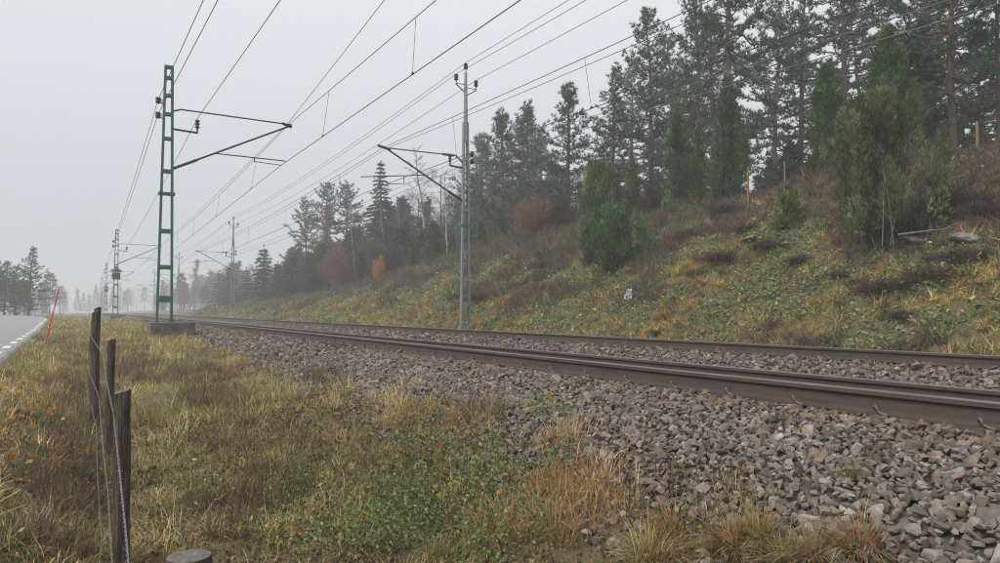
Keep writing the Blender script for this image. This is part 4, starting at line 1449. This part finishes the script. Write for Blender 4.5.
for k in range(60):
    y = rg.uniform(125, 330)
    e = float(road_edge(y))
    x = rg.uniform(-60, -8) if y > 140 else rg.uniform(-16, -9)
    pts.append((x, y, rg.uniform(5, 10), rg.choice([0, 1, 2])))
for k in range(75):
    pts.append((rg.uniform(-75, 45), rg.uniform(395, 480), rg.uniform(9, 15), rg.choice([0, 1, 2])))
far_forest('far_forest', 'pale foggy wood beyond the end of the road and the line', pts, 93)

# ------------------------------------------------------------------ rocks, deadwood, heather bushes on the slope
rgk = np.random.default_rng(55)
def rock(px_, py_, s, flat, lab):
    x, y, z = px_ground(px_, py_)
    bm = bmesh.new()
    bmesh.ops.create_icosphere(bm, subdivisions=3, radius=1)
    for v in bm.verts:
        n = v.co.normalized()
        k = 0.75 + 0.5 * float(fbm(np.array([n.x * 2 + px_]), np.array([n.y * 2 + n.z * 1.7]), 1.0, 4, 3)[0])
        v.co = Vector((n.x * s * k, n.y * s * 0.7 * k, n.z * s * flat * k))
    me = bpy.data.meshes.new('rock')
    bm.to_mesh(me); bm.free()
    o = link('rock', me, M['rock'], None, (x, y, z + s * flat * 0.1))
    o.rotation_euler = (rgk.normal(0, .15), 0.25, rgk.uniform(0, 6))
    tag(o, lab, 'rock', 'rock outcrops on the slope')
rock(968, 239, 0.33, 0.35, 'lichen-grey rock outcrop right of the juniper thicket')
rock(748, 242, 0.4, 0.22, 'pale rock patch left of the small olive juniper')
rock(760, 205, 0.35, 0.3, 'small pale rock under the short stake')
rock(915, 241, 0.3, 0.3, 'grey rock at the foot of the juniper thicket')

x, y, z = px_ground(945, 240)
t = thing('fallen_branch', 'silvery fallen branch lying right of the juniper thicket', 'branch', (x, y, z))
P = np.array([(-1.0, 0.5, 0.12), (-0.3, 0.15, 0.22), (0.4, -0.2, 0.3), (1.0, -0.45, 0.28)])
part('main_limb', Acc().add(*tube(P, [0.03, 0.026, 0.02, 0.008], 6)), M['deadwood'], t)
for q in range(5):
    b = P[1] * (1 - q / 5) + P[3] * q / 5
    part('side_twig', Acc().add(*tube(np.array([b, b + [rgk.uniform(-.1, .5), rgk.uniform(-.3, .3), rgk.uniform(0.1, 0.35)]]), [0.014, 0.005], 4)), M['deadwood'], t)
x, y, z = px_ground(925, 218)
t = thing('fallen_branch', 'bent dead branch arching up right of the juniper thicket', 'branch', (x, y, z))
P = np.array([(-0.4, 0.2, 0.0), (-0.05, 0.05, 0.5), (0.4, -0.2, 0.95), (1.1, -0.5, 1.15)])
part('main_limb', Acc().add(*tube(P, [0.045, 0.035, 0.025, 0.01], 6)), M['deadwood'], t)

rub = Acc()
RP = []
for (cx, cy, rx, ry, m) in ((815, 280, 50, 26, 90), (745, 238, 35, 10, 40), (960, 243, 40, 12, 30), (650, 200, 30, 8, 12), (900, 330, 80, 20, 25)):
    for q in range(m):
        RP.append(px_ground(cx + rx * rgk.normal(0, 0.5), cy + ry * rgk.normal(0, 0.5)))
RP = np.array(RP)
n = len(RP)
scatter(rub, STEMP, rgk.integers(28, 44, n), rotmats(rgk.normal(size=(n, 3)) + [0, 0, 1.5], rgk.uniform(0, 6, n)), rgk.uniform(0.03, 0.09, n), RP + [0, 0, 0.03], np.array([(0.19, 0.18, 0.165)]) * np.exp(rgk.normal(0, 0.25, (n, 1))))
tag(part('slope_rubble', rub, M['stone'], None), 'pale stones and rubble showing through the slope vegetation', 'stones', kind='stuff')

HEATH = [spikes(34, 0.16, 0.42, 0.014, 1.15, 0.06) for _ in range(4)]
def bush_mesh(seed, col):
    rg = np.random.default_rng(seed)
    a = Acc()
    n = 46
    P = rg.normal(0, 0.26, (n, 3)) * [1, 1, 0.3]
    P[:, 2] = np.abs(P[:, 2])
    D = P * [1.6, 1.6, 1] + [0, 0, 0.5]
    scatter(a, HEATH, rg.integers(0, 4, n), rotmats(D, rg.uniform(0, 6, n)), rg.uniform(0.7, 1.2, n), P, np.array(col) * np.exp(rg.normal(0, 0.25, (n, 1))) * np.exp(rg.normal(0, 0.08, (n, 3))))
    me = a.mesh('heather_bush')
    me.materials.append(M['grass'])
    return me
HB = [bush_mesh(61, (0.075, 0.05, 0.048)), bush_mesh(62, (0.095, 0.068, 0.052))]
for k, (px_, py_, s, lab) in enumerate(((884, 291, 0.75, 'dark purple-brown heather clump in mid slope'), (932, 279, 0.85, 'round heather clump right of the mid-slope one'), (864, 284, 0.45, 'small low heather clump left of the mid-slope one'),
                                        (840, 277, 0.5, 'small brown heather clump below the olive juniper'), (720, 262, 0.9, 'broad dark heather clump right of the spreading juniper'), (745, 232, 0.9, 'dark heather clump beside the pale rock patch'),
                                        (700, 275, 0.6, 'low heather clump just right of the spreading juniper'), (980, 262, 0.9, 'wide heather clump near the right edge below the outcrop'), (770, 250, 0.8, 'dark heather clump left under the olive juniper'), (800, 262, 0.55, 'low heather clump directly below the olive juniper'), (690, 238, 0.9, 'heather clump on the upper slope right of the spreading juniper'), (725, 212, 1.0, 'wide heather clump high on the slope below the short stake'), (960, 205, 1.1, 'heather clump under the thick stake at the right'), (955, 262, 0.8, 'heather clump between the round one and the right edge'), (480, 300, 0.9, 'heather clump just right of the grey mast foot'), (545, 268, 1.0, 'heather clump left below the spreading juniper'), (905, 318, 0.5, 'small heather clump low on the slope near the rails'), (655, 335, 0.4, 'tiny heather clump close to the far rail'), (985, 215, 0.9, 'heather clump by the right edge above the outcrop'))):
    x, y, z = px_ground(px_, py_)
    o = link('heather_bush', HB[k % 2], None, None, (x, y, z - 0.02))
    o.scale = (s * 1.2, s * 1.2, s)
    o.rotation_euler = (0, 0, k * 1.3)
    tag(o, lab, 'heather', 'heather clumps on the slope')

# ------------------------------------------------------------------ grass and ground cover
def blades(P, az, L, lean, wd, C, curl=0.6):
    """two-segment bent blades"""
    n = len(P)
    hd = np.stack([np.cos(az), np.sin(az), np.zeros(n)], 1)
    sd_ = np.stack([-np.sin(az), np.cos(az), np.zeros(n)], 1)
    up = np.array([0, 0, 1.0])
    l1 = lean
    l2 = lean * (1 + curl) + 0.1
    m = P + (hd * np.sin(l1)[:, None] + up * np.cos(l1)[:, None]) * (L * 0.5)[:, None]
    tp = m + (hd * np.sin(l2)[:, None] + up * np.cos(l2)[:, None]) * (L * 0.5)[:, None]
    w2 = (sd_ * wd[:, None]) / 2
    V = np.stack([P - w2, P + w2, m - w2 * 0.75, m + w2 * 0.75, tp], 1).reshape(-1, 3)
    b = (np.arange(n) * 5)[:, None]
    F = np.concatenate([b + [0, 1, 3], b + [0, 3, 2], b + [2, 3, 4]], 1).reshape(-1, 3)
    return V, F, np.repeat(C, 5, axis=0)

def surf(x, y):
    return np.maximum(gz(x, y), np.where((x > 2.3) & (x < 11.8), bz(x, y), -9))

STRAW = np.array((0.520, 0.403, 0.195))
TAN = np.array((0.377, 0.267, 0.130))
OLIVE = np.array((0.252, 0.231, 0.084))
GREEN = np.array((0.133, 0.161, 0.056))
RUST = np.array((0.280, 0.133, 0.056))
DARK = np.array((0.06, 0.045, 0.032))

PALE = np.array((0.56, 0.47, 0.29))
VPAL = np.array([RUST, DARK * 1.8, GREEN, OLIVE, TAN, STRAW, OLIVE * 1.25, STRAW * 0.9, PALE])

def clumps(x, y, rgx, per, Lm, wd, rad, pal=VPAL):
    n = len(x)
    nz = (fbm(x, y, 1.1, 31, 3) - 0.5) * 1.6 + 0.5
    col = pal[np.clip(((0.5 * nz + 0.5 * rgx.random(n)) * len(pal)).astype(int), 0, len(pal) - 1)]
    col = col * np.exp(rgx.normal(0, 0.2, (n, 1)))
    i = np.repeat(np.arange(n), per)
    m = len(i)
    size = np.exp(rgx.normal(0, 0.35, n))[i]
    r = rad * size * np.sqrt(rgx.random(m)) * 1.2
    a = rgx.uniform(0, 6.28, m)
    bx, by = x[i] + r * np.cos(a), y[i] + r * np.sin(a)
    P = np.stack([bx, by, surf(bx, by) - 0.01], 1)
    hsc = size * (0.7 + 0.6 * (fbm(x, y, 1.0, 61, 2)[i]))
    L = Lm * hsc * np.exp(rgx.normal(0, 0.28, m))
    lean = np.clip(0.15 + 0.75 * r / (rad * size) + rgx.normal(0, 0.3, m), 0, 1.7)
    az = a + rgx.normal(0, 0.6, m)
    W = wd * rgx.uniform(0.7, 1.3, m)
    C = col[i] * np.exp(rgx.normal(0, 0.25, (m, 1))) * np.exp(rgx.normal(0, 0.07, (m, 3)))
    return blades(P, az, L, lean, W, C)

rgx = np.random.default_rng(13)
def area(x0, x1, y0, y1, dens):
    n = int((x1 - x0) * (y1 - y0) * dens)
    return rgx.uniform(x0, x1, n), rgx.uniform(y0, y1, n)

def bald(x, y):
    """bare stony or mossy patches where grass is thin"""
    return fbm(x, y, 0.8, 71, 3)

def toe(y):
    return 2.68 + 0.5 * (fbm(np.zeros_like(y), y, 0.9, 81, 3) - 0.5) * 2 - 0.15 * np.clip((y - 6) / 10, 0, 1)

a = Acc()
# near: tussocks with gaps, over a thin short sward
x, y = area(-2.6, 3.2, 0.9, 8, 34)
k = (x > road_edge(y) + 0.15) & (x < toe(y)) & (bald(x, y) < 0.57)
a.add(*clumps(x[k], y[k], rgx, 48, 0.125, 0.0042, 0.08))
x, y = area(-2.6, 3.2, 0.9, 8, 130)
k = (x > road_edge(y) + 0.1) & (x < toe(y) + 0.05) & (bald(x + 7, y) < 0.62)
a.add(*clumps(x[k], y[k], rgx, 11, 0.06, 0.0042, 0.05))
x, y = area(-2.6, 3.0, 8, 16, 22)
k = (x > road_edge(y) + 0.1) & (x < toe(y)) & (bald(x, y) < 0.6)
a.add(*clumps(x[k], y[k], rgx, 36, 0.14, 0.0062, 0.1))
x, y = area(-2.6, 3.0, 8, 16, 80)
k = (x > road_edge(y) + 0.1) & (x < toe(y)) & (bald(x + 7, y) < 0.62)
a.add(*clumps(x[k], y[k], rgx, 10, 0.09, 0.006, 0.07))
x, y = area(-3.2, 3.0, 16, 42, 30)
k = (x > road_edge(y) + 0.08) & (x < toe(y)) & (bald(x, y) < 0.62)
a.add(*clumps(x[k], y[k], rgx, 14, 0.15, 0.012, 0.13))
x, y = area(-4.5, 3.0, 42, 90, 12)
k = (x > road_edge(y) + 0.08) & (x < 2.6)
a.add(*clumps(x[k], y[k], rgx, 8, 0.18, 0.03, 0.16))
x, y = area(-30, -9, 10, 70, 3)
k = x < road_edge(y) - 7
a.add(*clumps(x[k], y[k], rgx, 8, 0.25, 0.03, 0.2))
tag(part('verge_grass', a, M['grass'], None), 'straw-coloured grass covering the verge between road and ballast', 'grass', kind='stuff')

# matted dead litter and moss close to the soil
MOSS = [leaves(8, 0.035, 0.013, 0.03, g, 0.35) for _ in range(5)]
x, y = area(-2.6, 3.1, 0.9, 9, 300)
k = (x > road_edge(y) + 0.1) & (x < toe(y) + 0.1)
x, y = x[k], y[k]
n = len(x)
c = np.array([(0.14, 0.10, 0.06), (0.22, 0.15, 0.08), (0.08, 0.06, 0.042), (0.13, 0.14, 0.05), (0.28, 0.2, 0.11)])[rgx.integers(0, 5, n)] * np.exp(rgx.normal(0, 0.2, (n, 1)))
a = Acc()
scatter(a, MOSS, rgx.integers(0, 5, n), rotmats(np.tile([[0, 0, 1.0]], (n, 1)) + rgx.normal(0, 0.2, (n, 3)), rgx.uniform(0, 6, n)), rgx.uniform(0.7, 1.6, n), np.stack([x, y, surf(x, y)], 1), c)
tag(part('ground_litter', a, M['leaf'], None), 'moss and dead plant litter between the verge grasses', 'litter layer', kind='stuff')

# leafy low plants and heather on the verge
def zone_px(zs, n):
    U, W = [], []
    for (cx, cy, rx, ry, wgt) in zs:
        m = int(n * wgt)
        q, r = rgx.uniform(0, 6.28, m), np.sqrt(rgx.random(m))
        U.append(cx + rx * r * np.cos(q)); W.append(cy + ry * r * np.sin(q))
    return px_ground_many(np.concatenate(U), np.concatenate(W))

def px_ground_many(u, v):
    d = _f[None] + _r[None] * ((u - 500) / FPX)[:, None] + _u[None] * ((281.5 - v) / FPX)[:, None]
    d = d[d[:, 2] < -0.01]
    t = -1.2 / d[:, 2]
    for _ in range(18):
        t = 0.6 * t + 0.4 * (surf(t * d[:, 0], t * d[:, 1]) - CAMZ) / d[:, 2]
    return t * d[:, 0], t * d[:, 1]

def px_ground_fast(px_, py_):
    x, y = px_ground_many(np.array([px_], float), np.array([py_], float))
    return float(x[0]), float(y[0])

COVER = [leaves(26, 0.06, 0.013, 0.027, g, 0.7) for _ in range(5)]
x, y = zone_px([(455, 478, 70, 36, 1.0), (390, 520, 60, 40, 0.6), (480, 540, 90, 30, 0.5), (330, 545, 60, 20, 0.35), (545, 415, 30, 12, 0.12), (300, 500, 30, 25, 0.25), (560, 470, 25, 15, 0.12), (200, 500, 40, 30, 0.15), (410, 440, 30, 12, 0.15)], 150)
n = len(x)
c = np.array([(0.13, 0.18, 0.065), (0.09, 0.13, 0.055), (0.19, 0.24, 0.09), (0.25, 0.25, 0.085), (0.14, 0.19, 0.085)])[rgx.integers(0, 5, n)] * np.exp(rgx.normal(0, 0.22, (n, 1)))
a = Acc()
scatter(a, COVER, rgx.integers(0, 5, n), rotmats(np.tile([[0, 0, 1.0]], (n, 1)) + rgx.normal(0, 0.15, (n, 3)), rgx.uniform(0, 6, n)), rgx.uniform(0.8, 1.5, n), np.stack([x, y, surf(x, y) + 0.02], 1), c)
tag(part('leafy_ground_cover', a, M['leaf'], None), 'green leafy low shrubs in the verge left of the ballast', 'ground cover', kind='stuff')

TWIGS = [spikes(18, 0.05, 0.16, 0.006, 0.95, 0.03) for _ in range(5)]
x, y = zone_px([(70, 480, 50, 38, 0.8), (85, 395, 40, 26, 1.0), (110, 358, 50, 14, 1.0), (275, 490, 36, 24, 0.5), (225, 520, 40, 24, 0.3), (170, 375, 60, 12, 1.0), (215, 400, 40, 10, 0.5), (70, 345, 25, 8, 0.4), (480, 415, 25, 10, 0.15), (325, 380, 18, 8, 0.15), (75, 430, 40, 20, 0.3), (250, 435, 60, 20, 0.3), (60, 540, 40, 20, 0.2)], 260)
n = len(x)
c = np.array([(0.18, 0.125, 0.09), (0.12, 0.088, 0.075), (0.14, 0.145, 0.065), (0.26, 0.175, 0.115)])[rgx.integers(0, 4, n)] * np.exp(rgx.normal(0, 0.22, (n, 1)))
a = Acc()
scatter(a, TWIGS, rgx.integers(0, 5, n), rotmats(np.tile([[0, 0, 1.0]], (n, 1)) + rgx.normal(0, 0.2, (n, 3)), rgx.uniform(0, 6, n)), rgx.uniform(0.8, 1.4, n) * np.clip(y / 7, 1, 1.2), np.stack([x, y, surf(x, y)], 1), c)
tag(part('verge_heather', a, M['grass'], None), 'dark wiry heather growing in patches on the verge', 'heather', kind='stuff')

# fallen leaves
LEAF1 = [leaves(1, 0.004, 0.03, 0.055, g, 0.5) for _ in range(6)]
x, y = zone_px([(40, 405, 40, 35, 2.4), (50, 470, 60, 40, 0.8), (330, 470, 180, 90, 1.6), (500, 460, 110, 60, 0.5), (250, 400, 80, 30, 0.5), (620, 520, 60, 30, 0.2)], 110)
n = len(x)
c = np.array([(0.42, 0.22, 0.03), (0.4, 0.13, 0.03), (0.3, 0.15, 0.09), (0.25, 0.11, 0.06), (0.45, 0.3, 0.2), (0.36, 0.27, 0.05)])[rgx.integers(0, 6, n)]
a = Acc()
scatter(a, LEAF1, rgx.integers(0, 6, n), rotmats(np.tile([[0, 0, 1.0]], (n, 1)) + rgx.normal(0, 0.6, (n, 3)), rgx.uniform(0, 6, n)), rgx.uniform(0.7, 1.4, n), np.stack([x, y, surf(x, y) + rgx.uniform(0.03, 0.12, n)], 1), c)
tag(part('fallen_leaves', a, M['leaf'], None), 'yellow, orange and brown fallen leaves scattered over the verge', 'leaves', kind='stuff')

x, y = zone_px([(575, 505, 50, 34, 0.8), (520, 535, 60, 25, 0.5), (430, 420, 60, 14, 0.5), (360, 400, 60, 12, 0.4),  (560, 440, 20, 12, 0.15)], 60)
a = Acc()
a.add(*clumps(x, y, rgx, 70, 0.125, 0.0038, 0.07, np.array([RUST, RUST * 1.25, TAN, STRAW, OLIVE, RUST * 1.1])))
tag(part('rusty_grass', a, M['grass'], None), 'rust-tinged taller grass fringing the foot of the ballast', 'grass', kind='stuff')

# single grass tufts growing out of the ballast foot
def tuft(px_, py_, s, label, mix):
    x, y = px_ground_fast(px_, py_)
    z = float(surf(np.array([x]), np.array([y]))[0])
    n = 420
    r = 0.055 * np.sqrt(rgx.random(n))
    q = rgx.uniform(0, 6.28, n)
    P = np.stack([r * np.cos(q), r * np.sin(q), np.full(n, -0.02)], 1)
    cols = np.array([RUST * 1.15, OLIVE, GREEN, TAN, STRAW])
    C = cols[rgx.choice(5, n, p=mix)] * np.exp(rgx.normal(0, 0.2, (n, 1)))
    V, F, C = blades(P, q + rgx.normal(0, 0.5, n), 0.17 * np.exp(rgx.normal(0, 0.25, n)), np.clip(0.15 + 17 * r + rgx.normal(0, 0.18, n), 0, 1.5), np.full(n, 0.0034), C)
    o = link('grass_tuft', Acc().add(V, F, C).mesh('grass_tuft'), M['grass'], None, (x, y, z))
    s *= 1.12
    o.scale = (s, s, s)
    tag(o, label, 'grass tuft', 'grass tufts at the foot of the ballast')
RM_ = [0.45, 0.2, 0.15, 0.15, 0.05]
OM_ = [0.1, 0.3, 0.15, 0.2, 0.25]
tuft(674, 532, 1.0, 'rusty grass tuft standing apart at the upper left among the stones', RM_)
tuft(735, 548, 1.1, 'rusty grass tuft in the middle of the row at the bottom edge', RM_)
tuft(762, 540, 0.9, 'orange-brown grass tuft touching the middle one on its right', RM_)
tuft(860, 549, 1.0, 'rusty grass tuft farthest right among the stones', RM_)
tuft(812, 558, 0.9, 'dull brown grass tuft between the middle one and the farthest right one', [0.3, 0.2, 0.1, 0.3, 0.1])
tuft(650, 562, 1.2, 'pale straw grass tuft at the bottom edge left of the rusty ones', OM_)
tuft(786, 562, 0.9, 'green-brown grass tuft cut by the bottom edge', OM_)
tuft(850, 478, 0.55, 'thin green grass tuft alone high among the stones', [0.0, 0.3, 0.6, 0.1, 0.0])

# slope vegetation
HG = [spikes(15, 0.10, 0.30, 0.024, 1.25, 0.05) for _ in range(5)]
HH = [spikes(12, 0.12, 0.32, 0.024, 1.1, 0.06) for _ in range(5)]
HL = [leaves(9, 0.09, 0.05, 0.1, g, 0.5) for _ in range(5)]
def slope_pts():
    X, Y, S = [], [], []
    for (y0, y1, d, s) in ((-3, 30, 66, 1.0), (30, 60, 30, 1.35), (60, 130, 8, 2.2)):
        x, y = area(12.1, 25.5, y0, y1, d)
        X.append(x); Y.append(y); S.append(np.full(len(x), s))
    return np.concatenate(X), np.concatenate(Y), np.concatenate(S)
x, y, s = slope_pts()
n = len(x)
hf = np.clip((x - 12.2) / 9.5, 0, 1.2)
n1 = fbm(x, y, 2.2, 131, 5) + rgx.normal(0, 0.035, n)
n2 = fbm(x, y, 1.5, 141, 5) + rgx.normal(0, 0.05, n)
n3 = fbm(x, y, 3.4, 151, 3)
heath = (n1 + 0.42 * (hf - 0.5) > 0.535)
cover = (~heath) & (n2 + 0.1 * hf > 0.515)
grs = ~(heath | cover)
z = gz(x, y)
P = np.stack([x, y, z - 0.02], 1)
up = np.tile([[-0.25, 0, 1.0]], (n, 1)) + rgx.normal(0, 0.25, (n, 3))
Mx = rotmats(up, rgx.uniform(0, 6.28, n))
sz = s * np.exp(rgx.normal(0, 0.25, n))
def slope_stuff(name, label, cat, sel, temps, pal, sc_):
    k = np.where(sel)[0]
    i = (fbm(x[k], y[k], 1.2, 161, 2) * 0.6 + rgx.random(len(k)) * 0.75) * len(pal) / 1.35
    c = np.array(pal)[np.clip(i.astype(int), 0, len(pal) - 1)] * np.exp(rgx.normal(0, 0.24, (len(k), 1))) * np.exp(rgx.normal(0, 0.07, (len(k), 3)))
    a = Acc()
    scatter(a, temps, rgx.integers(0, len(temps), len(k)), Mx[k], sz[k] * sc_, P[k], c)
    tag(part(name, a, M['grass'], None), label, cat, kind='stuff')
slope_stuff('slope_grass', 'olive and yellow autumn grass on the cutting slope', 'grass', grs, HG, [(0.15, 0.2, 0.06), (0.3, 0.28, 0.09), (0.5, 0.39, 0.14), (0.10, 0.085, 0.055), (0.46, 0.27, 0.08), (0.2, 0.24, 0.075), (0.5, 0.42, 0.2)], 0.72)
slope_stuff('slope_heather', 'dark purple-brown heather on the upper slope', 'heather', heath, HH, [(0.065, 0.042, 0.047), (0.11, 0.072, 0.072), (0.17, 0.10, 0.08), (0.12, 0.155, 0.07), (0.13, 0.088, 0.095), (0.14, 0.185, 0.095)], 1.0)
slope_stuff('slope_ground_cover', 'green low shrubs and moss on the cutting slope', 'ground cover', cover, HL, [(0.085, 0.14, 0.055), (0.125, 0.19, 0.08), (0.18, 0.235, 0.11), (0.28, 0.26, 0.1), (0.06, 0.10, 0.048)], 1.05)
k = rgx.random(n) < 0.13
a = Acc()
kk = np.where(k)[0]
c = np.array([(0.36, 0.2, 0.05), (0.33, 0.14, 0.05), (0.4, 0.3, 0.1), (0.3, 0.2, 0.13)])[rgx.integers(0, 4, len(kk))]
scatter(a, HL, rgx.integers(0, 5, len(kk)), Mx[kk], sz[kk] * 0.6, P[kk] + [0, 0, 0.06], c)
tag(part('slope_leaves', a, M['leaf'], None), 'yellowed leaves and ferns dotted over the cutting slope', 'leaves', kind='stuff')

# ------------------------------------------------------------------ haze
hz = Acc().add(*box(0, 230, 12.5, 470, 580, 33))
o = part('haze', hz, None, None)
m = bpy.data.materials.new('fog_air')
m.use_nodes = True
t = m.node_tree
t.nodes.clear()
mo = t.nodes.new('ShaderNodeOutputMaterial')
pv = t.nodes.new('ShaderNodeVolumePrincipled')
pv.inputs['Color'].default_value = (0.93, 0.95, 0.975, 1)
pv.inputs['Density'].default_value = HAZE_DENSITY
pv.inputs['Anisotropy'].default_value = 0.0
t.links.new(pv.outputs[0], mo.inputs['Volume'])
o.data.materials.append(m)
tag(o, 'grey autumn fog filling the air', kind='stuff')
